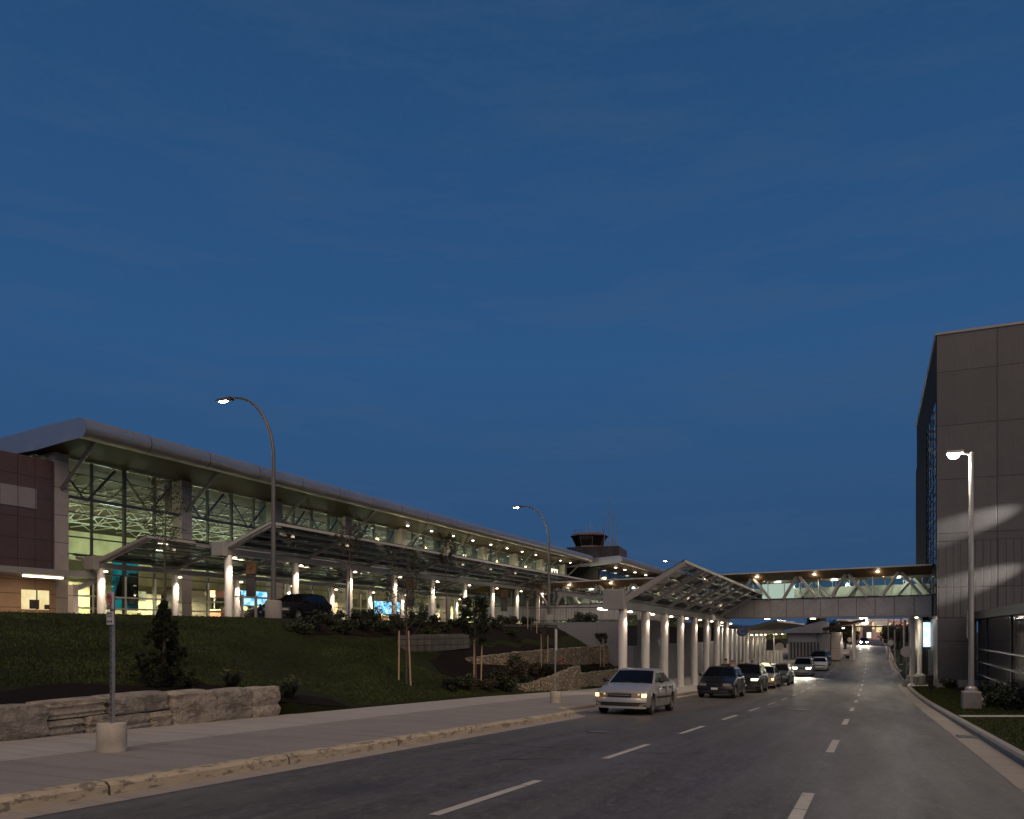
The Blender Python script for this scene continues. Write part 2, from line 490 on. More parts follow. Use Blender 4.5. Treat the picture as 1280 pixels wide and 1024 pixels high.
M['signred'] = mat('sign_red', (.30, .02, .02), .4, 0, .1, 9)
M['ink'] = mat('ink', (.012, .010, .010), .5, 0, .2, 9)
M['brick'] = mat('far_wall', (.30, .22, .21), .8, 0, .25, .4)
M['skin'] = mat('skin', (.36, .20, .14), .5, 0, .15, 20)
M['hair'] = mat('hair', (.02, .014, .01), .6, 0, .3, 30)
M['orange'] = mat('banner_orange', (.13, .062, .026), .6, 0, .2, 3)
M['bannerdark'] = mat('banner_navy', (.004, .004, .006), .5, 0, .2, 3)
M['bannergreen'] = mat('banner_green', (.18, .22, .08), .6, 0, .4, 6)
M['teal'] = emis('teal_poster', (.02, .30, .33), .55, col2=(.01, .05, .06), scale=.9)
WARM = (1.0, .76, .50); NEUT = (1.0, .88, .70); COOL = (.86, .93, 1.0); GRN = (.93, 1.0, .66)
M['e_warm'] = emis('warm_lamp', (1, .78, .5), 6)
M['e_warmlow'] = emis('warm_panel', (1, .80, .52), 1.6)
M['e_white'] = emis('white_lamp', (1, .95, .84), 10)
M['e_street'] = emis('street_lamp_lens', (1, .94, .80), 45)
M['e_cool'] = emis('cool_lamp', (.9, 1, .93), 3)
M['e_amber'] = emis('amber_lamp', (1, .55, .16), 6)
M['e_head'] = emis('headlamp', (1, .92, .72), 35)
M['e_headfar'] = emis('far_headlamp', (1, .85, .58), 260)
M['e_taxi'] = emis('roof_sign_lamp', (1, .72, .25), 4)
M['e_screen'] = emis('screen', (.55, .85, 1.0), 1.3, col2=(.05, .42, .75), scale=2.2)
M['e_kiosk'] = emis('kiosk_screen', (.25, .60, 1.0), 1.6, col2=(.75, .88, 1), scale=1.2)
M['e_board'] = emis('lit_board', (.86, 1.0, .86), .6)
M['e_win'] = emis('lit_window', (1.0, .86, .45), .95, col2=(.9, .65, .3), scale=1.1)
M['e_glowpanel'] = emis('glow_panel_pale', (.95, .95, .55), .62, col2=(.45, .45, .22), scale=1.3)  # self-glowing panels added to brighten the hall interior
M['e_down'] = emis('downlight', (1, .9, .6), 12)
M['e_sign'] = emis('lit_sign', (1, 1, .82), 1.1)
M['e_red'] = emis('red_sign', (1, .3, .2), .7)
def paint(name, col, flake=.0):
    return mat(name, col, .34, .3, .06, 40, coat=.45)
# ================================================================= camera, sky, light
cam = bpy.data.cameras.new('camera'); camo = bpy.data.objects.new('camera', cam); COL.objects.link(camo)
SC.camera = camo
cam.sensor_width = 36; cam.sensor_fit = 'HORIZONTAL'; cam.lens = 28.0
cam.shift_y = 278 / 1280; cam.clip_start = .1; cam.clip_end = 6000
camo.location = (0, 0, 1.5); camo.rotation_euler = (R(90), 0, R(24.34))
SC.view_settings.view_transform = 'Standard'; SC.view_settings.look = 'None'
SC.view_settings.exposure = 0; SC.view_settings.gamma = 1
SC.render.engine = 'CYCLES'
SC.cycles.use_denoising = True
SC.cycles.max_bounces = 6; SC.cycles.diffuse_bounces = 3; SC.cycles.glossy_bounces = 3
SC.cycles.transparent_max_bounces = 24; SC.cycles.transmission_bounces = 4
SC.cycles.sample_clamp_indirect = 3.0; SC.cycles.caustics_reflective = False; SC.cycles.caustics_refractive = False

W = bpy.data.worlds.new('World'); SC.world = W; W.use_nodes = True
nt = W.node_tree; bg = nt.nodes['Background']
tc = nt.nodes.new('ShaderNodeTexCoord'); sep = nt.nodes.new('ShaderNodeSeparateXYZ')
lk(nt, tc.outputs['Generated'], sep.inputs[0])
ramp = nt.nodes.new('ShaderNodeValToRGB')
lk(nt, sep.outputs['Z'], ramp.inputs[0])
els = ramp.color_ramp.elements
stops = [(0.0, (.028, .068, .145)), (.10, (.027, .076, .175)), (.32, (.026, .091, .222)), (.46, (.0225, .082, .205)), (.62, (.017, .068, .172)), (.74, (.009, .034, .09)), (1.0, (.005, .018, .05))]
els[0].position = 0; els[0].color = (*stops[0][1], 1)
els[1].position = 1; els[1].color = (*stops[-1][1], 1)
for p, c in stops[1:-1]:
    e = els.new(p); e.color = (*c, 1)
# faint drifting cloud streaks, low over the horizon
mp = nt.nodes.new('ShaderNodeMapping'); mp.inputs['Scale'].default_value = (2.2, 2.2, 14)
lk(nt, tc.outputs['Generated'], mp.inputs[0])
cl = noise(nt, mp.outputs[0], 1.6, 6, .65, .48, .80)
cl2 = math_n(nt, 'MULTIPLY', cl, .5)
skyc = mixc(nt, cl2, ramp.outputs[0], (.050, .095, .19))
fine = noise(nt, tc.outputs['Generated'], 160, 2, .6)
skyc = mixc(nt, math_n(nt, 'MULTIPLY', fine, .10), skyc, (.033, .10, .225))
# afterglow of the set sun, low behind the camera
sky = nt.nodes.new('ShaderNodeTexSky'); sky.sky_type = 'NISHITA'; sky.sun_disc = False
sky.sun_elevation = R(-1.5); sky.sun_rotation = R(180 - 24 + 20); sky.ozone_density = 2
bk = nt.nodes.new('ShaderNodeVectorMath'); bk.operation = 'DOT_PRODUCT'
lk(nt, tc.outputs['Generated'], bk.inputs[0]); bk.inputs[1].default_value = (S_ , -C_, .0)
gl = nt.nodes.new('ShaderNodeMapRange'); gl.inputs[1].default_value = .05; gl.inputs[2].default_value = .9
lk(nt, bk.outputs['Value'], gl.inputs[0])
glow = mixc(nt, gl.outputs[0], (0, 0, 0), sky.outputs[0])
skyc = mixc(nt, .25, skyc, glow, 'ADD')
lk(nt, skyc, bg.inputs['Color']); bg.inputs['Strength'].default_value = 1.0

sd = bpy.data.lights.new('sun', 'SUN'); sd.energy = 2.15; sd.color = (1, .72, .47); sd.angle = R(70)
so = bpy.data.objects.new('sun', sd); COL.objects.link(so)
az = R(24.34 + 180 - 25)           # light travels away from the camera, from behind and a little left
so.rotation_euler = Vector((-.62, .72, -1.0)).to_track_quat('-Z', 'Y').to_euler()

# ================================================================= ground, road, pavements
def xk(Y):                       # left kerb line, with the pick-up lay-by further on
    return interp(Y, [(-10, -7.2), (4, -7.4), (21.6, -7.9), (22.2, -8.0), (23.2, -8.75), (24, -8.9), (118, -8.9), (124, -8.2), (132, -4.6), (138, -3.6), (260, -3.4)])
def xe(Y):                       # inner edge of the left pavement
    return interp(Y, [(-10, -11.4), (5, -12.0), (15, -13.0), (29, -14.3), (60, -14.6), (130, -15)])
def xr(Y):                       # asphalt edge on the right
    return interp(Y, [(-10, 1.72), (70, 1.75), (88, 1.8), (92, 2.2), (96, 1.9), (260, 2.6)])
def zs(Y): return zr(Y) + .15
YS = list(np.arange(-12, 40, 1.0)) + list(np.arange(40, 180, 2.0)) + [180, 195, 210, 230, 260]
YK = sorted(set([round(float(y), 2) for y in YS] + [21.4, 21.6, 21.8, 22.2, 22.5, 22.8, 23.2, 23.5, 24, 126, 129, 132, 135, 138]))

def ribbon(name, mt, xa, xb, za, zb=None, ys=YS, kind='structure', nx=1):
    zb = zb or za
    mb = MB(); rows = []
    for y in ys:
        rows.append([(xa(y)+(xb(y)-xa(y))*i/nx, float(y), za(y)+(zb(y)-za(y))*i/nx) for i in range(nx+1)])
    mb.grid(rows)
    o = mb.build(name, mt)
    return tag(o, kind=kind)

# one sheet of land out to the horizon, beneath everything
gx = [-3000, -900, -300, -120, -60, -24, -20, -12, -6, 0, 6, 12, 24, 60, 150, 400, 1200, 3000]
gy = [-200, -60, -12, 0, 15, 30, 45, 60, 75, 90, 105, 120, 140, 160, 180, 200, 230, 260, 400, 800, 1600, 4000]
rows = []
for y in gy:
    r = []
    for x in gx:
        base = zr(min(max(y, -20), 260)) - .5
        if x <= -24: z = 1.6 if y < 200 else 0
        elif x >= 24: z = base * .5
        else: z = base
        if abs(x) > 300 or y > 300: z = -.9
        r.append((x, y, z))
    rows.append(r)
tag(MB().grid(rows).build('ground', M['land']), kind='structure')
ribbon('road', M['asphalt'], lambda y: -16.0 if y > 112 else -9.6, xr, zr, nx=4)
# left gutter, kerb, pavement
ribbon('gutter', M['gutter'], lambda y: xk(y)-.02, lambda y: xk(y)+.36, lambda y: zr(y)+.012, lambda y: zr(y)+.005, YK)
def kerb(name, mt, xf, side, ys, h=.15, top=.20, lean=.05):
    rows = []
    for y in ys:
        x, z = xf(y), zr(y)
        rows.append([(x, y, z-.1), (x+side*lean*.4, y, z+h-.04), (x+side*(lean+.02), y, z+h), (x+side*top, y, z+h+.006), (x+side*top, y, z-.1)])
    return tag(MB().grid(rows).build(name, mt), kind='structure')
kerb('kerb', M['kerb_yellow'], xk, -1, [y for y in YK if y <= 24])
kerb('kerb', M['kerb'], xk, -1, [y for y in YK if 24 <= y <= 260])
xm = lambda y: xk(y) - .2 + (xe(y)+2.15-(xk(y)-.2))
ribbon('sidewalk', M['sidewalk'], lambda y: xk(y)-.20, xm, lambda y: zs(y)+.002, ys=[y for y in YK if y <= 36])
ribbon('sidewalk', M['strip'], xm, lambda y: xe(y)-.1, lambda y: zs(y)+.003, ys=[y for y in YK if y <= 36])
ribbon('plaza', M['strip'], lambda y: xk(y)-.20, lambda y: -16.2, lambda y: zs(y)+.001, ys=[y for y in YK if 36 <= y <= 200], nx=2)
# right gutter, kerb, lawn
xg = lambda y: xr(y) + .46
ribbon('gutter', M['gutter'], lambda y: xr(y)-.01, xg, lambda y: zr(y)+.006, lambda y: zr(y)+.010)
kerb('kerb', M['kerb'], xg, 1, YS, h=.14, top=.22)
def zrl(x, y):                   # lawn right of the road
    u = max(0.0, x - (xg(y)+.2))
    return zr(y) + .15 + min(u, 6)*.045
def hill(name, mt, xs, ys, zf):
    rows = [[(x, float(y), zf(x, y)) for x in xs(y)] for y in ys]
    return tag(MB().grid(rows).build(name, mt, smooth=True), kind='structure')
hill('lawn', M['lawn'], lambda y: [xg(y)+.2+d for d in (0, .5, 1, 2, 3.5, 6, 10, 24)], [y for y in YS if y <= 120], zrl)
# footpath slabs crossing the right lawn
mb = MB()
rows = [[(x, y, zrl(x, y)+.02) for x in np.linspace(xg(26)+.2, 12, 10)] for y in (26.9, 28.0)]
tag(MB().grid(rows).build('footpath', M['strip']), kind='structure')
rows = [[(x, y, zrl(x, y)+.02) for x in np.linspace(xg(60)+.2, 3.7, 4)] for y in (61.4, 62.9)]
tag(MB().grid(rows).build('footpath', M['strip']), kind='structure')
# planting bed below the glazed wing on the right
rows = [[(x, y, zrl(x, y)+.03) for x in (4.3, 4.6, 5.2, 5.8)] for y in (33.5, 37, 41, 46, 52, 57.5)]
tag(MB().grid(rows).build('mulch_bed', M['mulch']), kind='structure')

# lane lines
mb = MB()
def dash(x, y0, y1, w=.13):
    y0, y1 = float(y0), float(y1)
    n = 3
    rows = [[(x-w/2, y0+(y1-y0)*i/n, zr(y0+(y1-y0)*i/n)+.005), (x+w/2, y0+(y1-y0)*i/n, zr(y0+(y1-y0)*i/n)+.005)] for i in range(n+1)]
    mb.grid(rows)
for k in range(20): dash(-3.92, 1.3+5.5*k, 4.0+5.5*k, .12)
for k in range(16): dash(-.70, -.6+8.05*k, 2.2+8.05*k, .14)
for y0, y1 in ((24.5, 29), (30.5, 37)): dash(-8.35, y0, y1, .11)
tag(mb.build('lane_marking', M['line']), kind='structure')
# storm drain by the right gutter
mb = MB(); mb.box(1.78, 20.6, zr(20.9)-.05, 2.19, 21.2, zr(20.9)+.022)
for k in range(6): mb.box(1.80+k*.066, 20.63, zr(20.9)+.02, 1.83+k*.066, 21.17, zr(20.9)+.030)
tag(mb.build('storm_drain', M['dark']), 'dark iron storm drain grate in the gutter of the right kerb', 'drain')

# ----------------------------------------------------------------- the grass bank and terrace
CREST = -21.6; TZ = 2.05
def xl(y): return xe(y) - interp(y, [(-10, .52), (15.5, .52), (15.9, .05), (60, .05)])
def bank_z(x, y):
    e0 = interp(y, [(-10, .42), (14.6, .46), (15.6, .28), (18.5, .03), (60, .03)])
    x0 = xl(y)
    z0 = zs(y) + e0
    u = min(1.0, max(0.0, (x0 - x)/(x0 - CREST)))
    if u >= 1: return TZ
    s = u + .10*math.sin(2*math.pi*u)*-.35
    z = z0 + (TZ - z0)*s
    return z + .05*math.sin(x*1.3+y*.7) * min(1, 4*u*(1-u))
US = np.linspace(0, 1, 22)
bys = [y for y in np.arange(-10, 15.1, 1.0)] + [15.5, 15.7, 15.9] + [16.5] + [y for y in np.arange(17, 55.01, 1.0)]
hill('lawn', M['lawn'], lambda y: [xl(y)+.01] + [xl(y) + (CREST-.01-xl(y))*u for u in US] + [-23], bys, lambda x, y: (zs(y)-.1 if x > xl(y)+.005 else bank_z(x, y)) if x > CREST else TZ)
# mulch strip behind the boulders and beds further up
def bed(name, y0, y1, u0, u1, lift=.02):
    ys = np.linspace(y0, y1, max(4, int((y1-y0)/.8)))
    def edge(y, u, k):
        return u + .03*math.sin(y*1.7+k)
    rows = []
    for y in ys:
        f = max(0.0, math.sin(math.pi*(y-y0)/(y1-y0)))**.35
        um = (u0+u1)/2
        a = um+(edge(y, u0, 0)-um)*f if y0 > 0 else u0
        b = um+(edge(y, u1, 2)-um)*f
        rows.append([(xl(y)+(CREST-xl(y))*(a+(b-a)*i/6), y, bank_z(xl(y)+(CREST-xl(y))*(a+(b-a)*i/6), y)+lift) for i in range(7)])
    return tag(MB().grid(rows).build(name, M['mulch'], smooth=True), kind='structure')
bed('mulch_bed', -6, 18.6, .0, .17)
bed('mulch_bed', 24, 54.8, .68, 1.0)
bed('mulch_bed', 29.5, 54.8, .02, .62)
# terrace beyond the crest: kerb, drop-off road, forecourt
rows = [[(x, y, TZ+.004) for x in (-75, -33.5)] for y in (-10, 55, 160)]
tag(MB().grid(rows).build('forecourt', M['strip']), kind='structure')
rows = [[(x, y, TZ-.06) for x in (-33.5, -22.9)] for y in (-10, 55)]
tag(MB().grid(rows).build('drop_off_road', M['asphalt']), kind='structure')
rows = [[(x, y, TZ+.002) for x in (-33.5, -15.02)] for y in (55.02, 160)]
tag(MB().grid(rows).build('forecourt', M['strip']), kind='structure')

# grass blades: one mass on each lawn
def blades(name, mt, pts, h):
    n = len(pts)
    p = np.asarray(pts)
    a = rng.uniform(0, 2*np.pi, n); hh = h*rng.uniform(.5, 1.3, n); w = .016+.012*rng.random(n)
    dx, dy = np.cos(a)*w, np.sin(a)*w
    lx, ly = rng.normal(0, .4, n)*hh, rng.normal(0, .4, n)*hh
    v = np.empty((n*3, 3))
    v[0::3] = np.c_[p[:,0]-dx, p[:,1]-dy, p[:,2]]; v[1::3] = np.c_[p[:,0]+dx, p[:,1]+dy, p[:,2]]
    v[2::3] = np.c_[p[:,0]+lx, p[:,1]+ly, p[:,2]+hh]
    me = bpy.data.meshes.new(name)
    me.vertices.add(n*3); me.vertices.foreach_set('co', v.ravel())
    me.loops.add(n*3); me.loops.foreach_set('vertex_index', np.arange(n*3))
    me.polygons.add(n); me.polygons.foreach_set('loop_start', np.arange(0, n*3, 3))
    me.update(calc_edges=True); me.materials.append(mt)
    o = bpy.data.objects.new(name, me); COL.objects.link(o)
    return tag(o, kind='stuff')
pts = []
while len(pts) < 70000:
    y = random.uniform(1, 46); u = random.random()
    if y < 19 and u < .18: continue
    if y > 24 and u > .70: continue
    if y > 29 and .02 < u < .62: continue
    if 17 < y < 29 and u < .015: continue
    dens = .45+.55*math.sin(y*.9+u*7)*math.sin(u*13+y*.31)
    if random.random() > .35+.65*dens: continue
    x = xl(y)+(CREST-xl(y))*u
    pts.append((x, y, bank_z(x, y)-.01))
tag(blades('grass', M['blade'], pts, .055), 'dark mown grass covering the bank below the terminal', 'grass')
pts = []
while len(pts) < 26000:
    y = random.uniform(12, 62); x = xg(y)+.24+random.random()*(3.2 if y < 33 else 2.0)
    if 26.8 < y < 28.1 or 61.2 < y < 63: continue
    if x > 6: continue
    pts.append((x, y, zrl(x, y)-.01))
tag(blades('grass', M['bladeb'], pts, .05), 'short green grass along the right kerb', 'grass')

# ----------------------------------------------------------------- boulder wall beside the pavement
def rock(mb, cx, cy, cz, lx, ly, lz, rz, mi=0, n=7, seed=0):
    """Quarry block: a rounded box with split layers and a broken outline."""
    r = random.Random(seed); ca, sa = math.cos(rz), math.sin(rz)
    bm = bmesh.new(); bmesh.ops.create_cube(bm, size=2)
    bmesh.ops.subdivide_edges(bm, edges=bm.edges[:], cuts=6, use_grid_fill=True)
    ph = [r.uniform(0, 6.3) for _ in range(9)]
    notch = r.uniform(-.3, .35)
    vs = []
    for v in bm.verts:
        p = v.co.copy()
        q = Vector((abs(p.x)**6, abs(p.y)**6, abs(p.z)**6)); k = (q.x+q.y+q.z)**(1/6)
        p = p*(1/k)*(.55) + p*.45
        w = 1 + .045*math.sin(p.x*4+ph[0]) + .03*math.sin(p.z*9+ph[1]) + .03*math.sin(p.y*5+p.x*3+ph[2]) + .02*math.sin(p.x*11+p.z*7+ph[3])
        if abs(p.z-notch) < .12: w *= .95
        x, y, z = p.x*lx/2*w, p.y*ly/2*w, p.z*lz/2*(1+.05*math.sin(p.x*3+ph[4]))
        vs.append((cx+x*ca-y*sa, cy+x*sa+y*ca, cz+z))
    idx = {v: i for i, v in enumerate(bm.verts)}
    mb.add(vs, [tuple(idx[v] for v in f.verts) for f in bm.faces], mi)
    bm.free()
bw = empty('boulder_wall', (-12.5, 9, zs(9)), 0, 'low wall of rough grey quarried blocks along the pavement under the grass bank', 'stone wall')
y = 2.6; k = 0
while y < 15.5:
    L = random.uniform(1.15, 1.75) if y < 11.5 else random.uniform(.9, 1.4)
    L = min(L, 15.7 - y)
    if L < .5: break
    yc = y + L/2; ang = math.atan2(-(xe(yc+.5)-xe(yc-.5)), 1.0)
    H = interp(yc, [(3, .50), (8, .54), (11, .66), (16.8, .74)])
    xw = xe(yc) - .38
    low = H * random.uniform(.32, .5); z0 = zs(yc) - .03
    mt = [M['stone'], M['stoneb']][k % 2]
    mb = MB()
    if random.random() < .42:
        rock(mb, xw-.02, yc, z0+low+(H-low)/2+.02, .62, L*1.0, (H-low)*1.06, ang, 0, seed=k*3+1)
        mb.build('boulder', mt, bw, world=True, smooth=True)
        mb = MB(); s = random.uniform(.35, .65)*L
        rock(mb, xw+.04, y+s/2, z0+low/2, .62, s, low*1.05, ang, 0, seed=k*3+2)
        mb.build('boulder', M['stoneb'], bw, world=True, smooth=True)
        mb = MB()
        rock(mb, xw+.01, y+s+(L-s)/2, z0+low/2, .6, (L-s)*.97, low*1.03, ang, 0, seed=k*3+3)
        mb.build('boulder', M['stone'], bw, world=True, smooth=True)
    else:
        rock(mb, xw+.03, yc, z0+H/2, .68, L*1.0, H*1.04, ang, 0, seed=k*3+1)
        mb.build('boulder', mt, bw, world=True, smooth=True)
    y += L*.985; k += 1

# ----------------------------------------------------------------- rubble walls stepping up the bank
def rubble_wall(path, label, mt, thick=.45, cap=True, h_below=.6, group='stone retaining walls on the bank'):
    """path: list of (x, y, ztop, zbase)"""
    x, y, zt, zb = path[len(path)//2]
    o = empty('retaining_wall', (x, y, zb), 0, label, 'stone wall', group)
    mb = MB(); rows = []
    pts = []
    for (xa, ya, ta, ba), (xb_, yb_, tb, bb) in zip(path[:-1], path[1:]):
        n = max(2, int(math.dist((xa, ya), (xb_, yb_))/.35))
        for i in range(n): f = i/n; pts.append((xa+(xb_-xa)*f, ya+(yb_-ya)*f, ta+(tb-ta)*f, ba+(bb-ba)*f))
    pts.append(path[-1])
    for i, (xa, ya, ta, ba) in enumerate(pts):
        d = Vector((pts[min(i+1, len(pts)-1)][0]-pts[max(i-1, 0)][0], pts[min(i+1, len(pts)-1)][1]-pts[max(i-1, 0)][1], 0)).normalized()
        nx, ny = d.y, -d.x
        w = random.uniform(-.03, .03)
        t = ta + random.uniform(-.05, .03)
        rows.append([(xa+nx*(thick/2+w), ya+ny*(thick/2+w), ba-.2), (xa+nx*(thick/2+w*.5), ya+ny*(thick/2+w*.5), (ba+t)/2), (xa+nx*thick/2*.9, ya+ny*thick/2*.9, t), (xa-nx*thick/2*.9, ya-ny*thick/2*.9, t+random.uniform(-.03, .03)), (xa-nx*thick/2, ya-ny*thick/2, ba-.2)])
    mb.grid(rows)
    for r in (rows[0], rows[-1]): mb.add(r, [tuple(range(5))])
    mb.build('masonry', mt, o, world=True)
    return o
rubble_wall([(-14.75, 33.6, zs(33.6)+.42, zs(33.6)), (-14.7, 37, zs(37)+.72, zs(37)), (-14.65, 41.0, zs(41)+1.30, zs(41))],
            'tan rubble retaining wall beside the pavement, rising toward the canopy columns', M['rubble'])
rubble_wall([(-14.9, 41.3, zs(41)+.85, zs(41)), (-14.9, 52, zs(52)+1.1, zs(52))],
            'tan rubble wall standing behind the first columns of the kerbside canopy', M['rubble'])
rubble_wall([(-17.4, 33.5, .30, -.5), (-17.3, 40, .45, -.3), (-17.2, 54, .55, -.6)],
            'long tan rubble wall on the upper step of the planted bank', M['rubble'])
rubble_wall([(-18.6, 29.5, 1.35, .7), (-18.6, 35.5, 1.40, .9)],
            'short grey block wall in the grass bank behind the staked sapling', M['block'])
rubble_wall([(-21.3, 42, 2.0, 1.3), (-21.3, 54.6, 2.02, 1.1)],
            'grey stone wall along the terrace edge under the far lamp post', M['block'])
# concrete retaining wall closing the terrace and running behind the columns
rw = empty('concrete_wall', (-15, 70, zs(70)), 0, 'blue grey concrete retaining wall behind the canopy columns', 'concrete wall')
MB().box(-15.35, 54.7, -3.2, -15.0, 130, 2.35).build('wall_face', M['wallconc'], rw, world=True)
MB().box(-23.5, 54.7, -2.5, -15.352, 55.0, 2.2).build('wall_return', M['wallconcx'], rw, world=True)
mb = MB()
for k in range(38):
    x = -15.2 - .22*k
    mb.tube([(x, 54.85, 2.2), (x, 54.85, 3.25)], .008, 5)
mb.beam((-23.5, 54.85, 3.27), (-15.1, 54.85, 3.27), .05, .05); mb.beam((-23.5, 54.85, 2.32), (-15.1, 54.85, 2.32), .04, .04)
g = mb.build('guard_railing', M['dark']); tag(g, 'thin barred grey railing on top of the concrete retaining wall', 'railing')
# ================================================================= terminal building
XG = -42.0; Y0 = 30.4; BAY = 9.0; NB = 9; Y1 = Y0 + BAY*NB
T = empty('terminal_building', (XG, 70, TZ), 0, 'long glazed airport terminal with a curved silver roof edge, lit from inside', 'terminal')
def roof_poly(xe_, zt):
    """(x,z) outline of the wing-like roof; xe_ is the eave, zt its top."""
    pts = []
    cx, cz, r = xe_ - .55, zt - .55, .55
    for k in range(11):
        a = math.pi/2 - math.pi*k/10
        pts.append((cx + r*math.cos(a)*1.0, cz + r*math.sin(a)))
    bottom = [(xe_-1.4, zt-1.16), (xe_-4.0, zt-1.42), (xe_-9, zt-1.55), (xe_-34, zt-2.6)]
    top = [(xe_-34, zt-2.0), (xe_-9, zt-.62), (xe_-4, zt-.2)]
    return pts, bottom, top
def roof(parent, xe_, zt, y0, y1, endname='roof_end'):
    nose, bottom, top = roof_poly(xe_, zt)
    ys = list(np.arange(y0, y1, 4.5)) + [y1]
    mb = MB(); mb.grid([[(x, y, z) for x, z in top[::-1][::-1] + nose] for y in ys])
    f = mb.build('roof', M['fascia'], parent, world=True, smooth=True, recalc=False)
    mb = MB(); mb.grid([[(x, y, z) for x, z in [nose[-1]] + bottom] for y in ys])
    mb.build('soffit', M['soffit'], parent, world=True, smooth=True, recalc=False)
    for y in (y0, y1):
        mb = MB(); poly = nose + bottom + top
        mb.add([(x, y, z) for x, z in poly], [tuple(range(len(poly)))])
        mb.build(endname, M['silver'], parent, world=True)
roof(T, -38.0, 12.95, 29.2, Y1+2.2)

TRZ = [2.10, 3.6, 4.95, 6.0, 7.0, 8.4, 9.25, 11.45]
for b in range(NB):
    ya, yb = Y0+BAY*b, Y0+BAY*(b+1)
    MB().add([(XG, ya, TZ), (XG, yb, TZ), (XG, yb, 11.5), (XG, ya, 11.5)], [(0, 1, 2, 3)]).build('glazing', M['glass'], T, world=True)
    mb = MB()
    for k in range(4):
        y = ya + BAY*k/4
        w = .15 if k == 2 else .08
        if k: mb.box(XG-.14, y-w/2, TZ, XG+.06, y+w/2, 11.5)
    for z in TRZ[1:]:
        h = .19 if abs(z-9.25) < .01 else .07
        mb.box(XG-.10, ya, z-h/2, XG+.10 if h > .1 else XG+.065, yb, z+h/2)
    mb.build('mullion_grid', M['mull'] if b < 99 else M['mullp'], T, world=True)
    mb = MB()
    for z in (2.14, 2.9, 3.6): mb.box(XG+.07, ya, z-.045, XG+.12, yb, z+.045)
    for k in range(1, 4): mb.box(XG+.065, ya+BAY*k/4-.05, TZ, XG+.118, ya+BAY*k/4+.05, 4.9)
    mb.build('lower_frame', M['mullp'], T, world=True)
    # V-shaped struts just inside the glass
    mb = MB()
    for q in (.25, .75):
        y = ya + BAY*q
        for s in (-1, 1): mb.beam((XG-.55, y, 9.2), (XG-.55, y+s*2.0, 11.4), .11, .11)
    mb.build('strut', M['mull'], T, world=True)
for b in range(NB+1):
    y = Y0 + BAY*b
    MB().box(XG-.45, y-.43, TZ-.3, XG+.42, y+.43, 11.55).build('column', M['tile'], T, world=True)
    mb = MB(); mb.tube([(XG+.40, y, 9.55), (-38.9, y, 11.9)], .11, 8)
    mb.build('outrigger', M['steel'], T, world=True)
    MB().box(XG-1.2, y-.38, 9.3, XG-.5, y+.38, 11.4).build('duct', M['mull'], T, world=True)
# hall: back wall, ceiling, upper floor, ground-floor ceiling
MB().box(-66, Y0-.6, TZ-.3, -65.6, Y1, 11.4).build('hall_wall', M['hallw'], T, world=True)
MB().box(-65.6, Y1-.3, TZ-.3, XG-.2, Y1, 11.4).build('hall_wall', M['hallw'], T, world=True)
MB().box(-65.6, Y0-.62, TZ-.3, XG-.2, Y0-.4, 11.4).build('hall_wall', M['hallw'], T, world=True)
MB().box(-65.6, Y0-.4, TZ-.05, XG-.05, Y1, TZ+.012).build('hall_floor', M['hallfloor'], T, world=True)
mb = MB(); mb.box(-65.6, Y0-.4, 4.95, -49.5, Y1, 5.4)
mb.box(-49.5, Y0, 5.4, -49.45, Y1, 6.4)
mb.build('upper_floor', M['hallw'], T, world=True)
mb = MB()
for i, x in enumerate((-44.5, -48.5, -52.5, -57)):
    zt = 11.2 - .04*i; zb = 10.1
    mb.beam((x, Y0, zt), (x, Y1, zt), .10, .10); mb.beam((x, Y0, zb), (x, Y1, zb), .10, .10)
    y = Y0
    while y < Y1-1:
        mb.beam((x, y, zt), (x, y+1.125, zb), .055, .055); mb.beam((x, y+1.125, zb), (x, y+2.25, zt), .055, .055)
        y += 2.25
mb.build('roof_truss', M['truss'], T, world=True)
mb = MB()
for k in range(NB*4):
    y = Y0 + 2.25*k
    mb.beam((-43, y, 10.9), (-62, y, 10.4), .06, .06)
    if k % 2: 
        x = -43
        while x > -60:
            mb.beam((x, y, 10.9), (x-1.5, y, 9.9), .05, .05); mb.beam((x-1.5, y, 9.9), (x-3, y, 10.8), .05, .05); x -= 3
mb.build('roof_truss', M['truss'], T, world=True)
for b in range(NB):
    for q, x in ((.27, -46.5), (.72, -51.5)):
        y = Y0 + BAY*(b+q)
        o = MB().lathe([(.34, 0), (.36, .05), (.30, .12)], (x, y, 7.75 if q < .5 else 7.9), 12).build('downlight', M['e_down'], T, world=True)
        mb = MB(); mb.tube([(x, y, 7.85), (x, y, 10.2)], .02, 5); 
        r = mb.build('hanger', M['dark'], o); r.matrix_parent_inverse = Matrix.Translation(-T.location)
    f = b/(NB-1)
    far = max(0, min(1, (b-4)/2))
    light('hall_light', 'POINT', (-54.5, Y0+BAY*(b+.5), 7.4), (680+900*far)*random.uniform(.7, 1.25), (.80, 1.0, .74), T, .6, world=True)
    light('hall_light', 'SPOT', (-46, Y0+BAY*(b+.5), 4.9), (3600+900*far)*random.uniform(.55, 1.3), (1, .90, .52), T, .5, spot=165, blend=.3, world=True)
    light('hall_light', 'POINT', (-57.5, Y0+BAY*(b+.3), 8.3), 620+1000*far, (.92, 1.0, .66), T, .5, world=True)
    light('hall_light', 'SPOT', (-57, Y0+BAY*(b+.5), 4.9), 2200*random.uniform(.5, 1.3), (1, .86, .48), T, .5, spot=165, blend=.3, world=True)
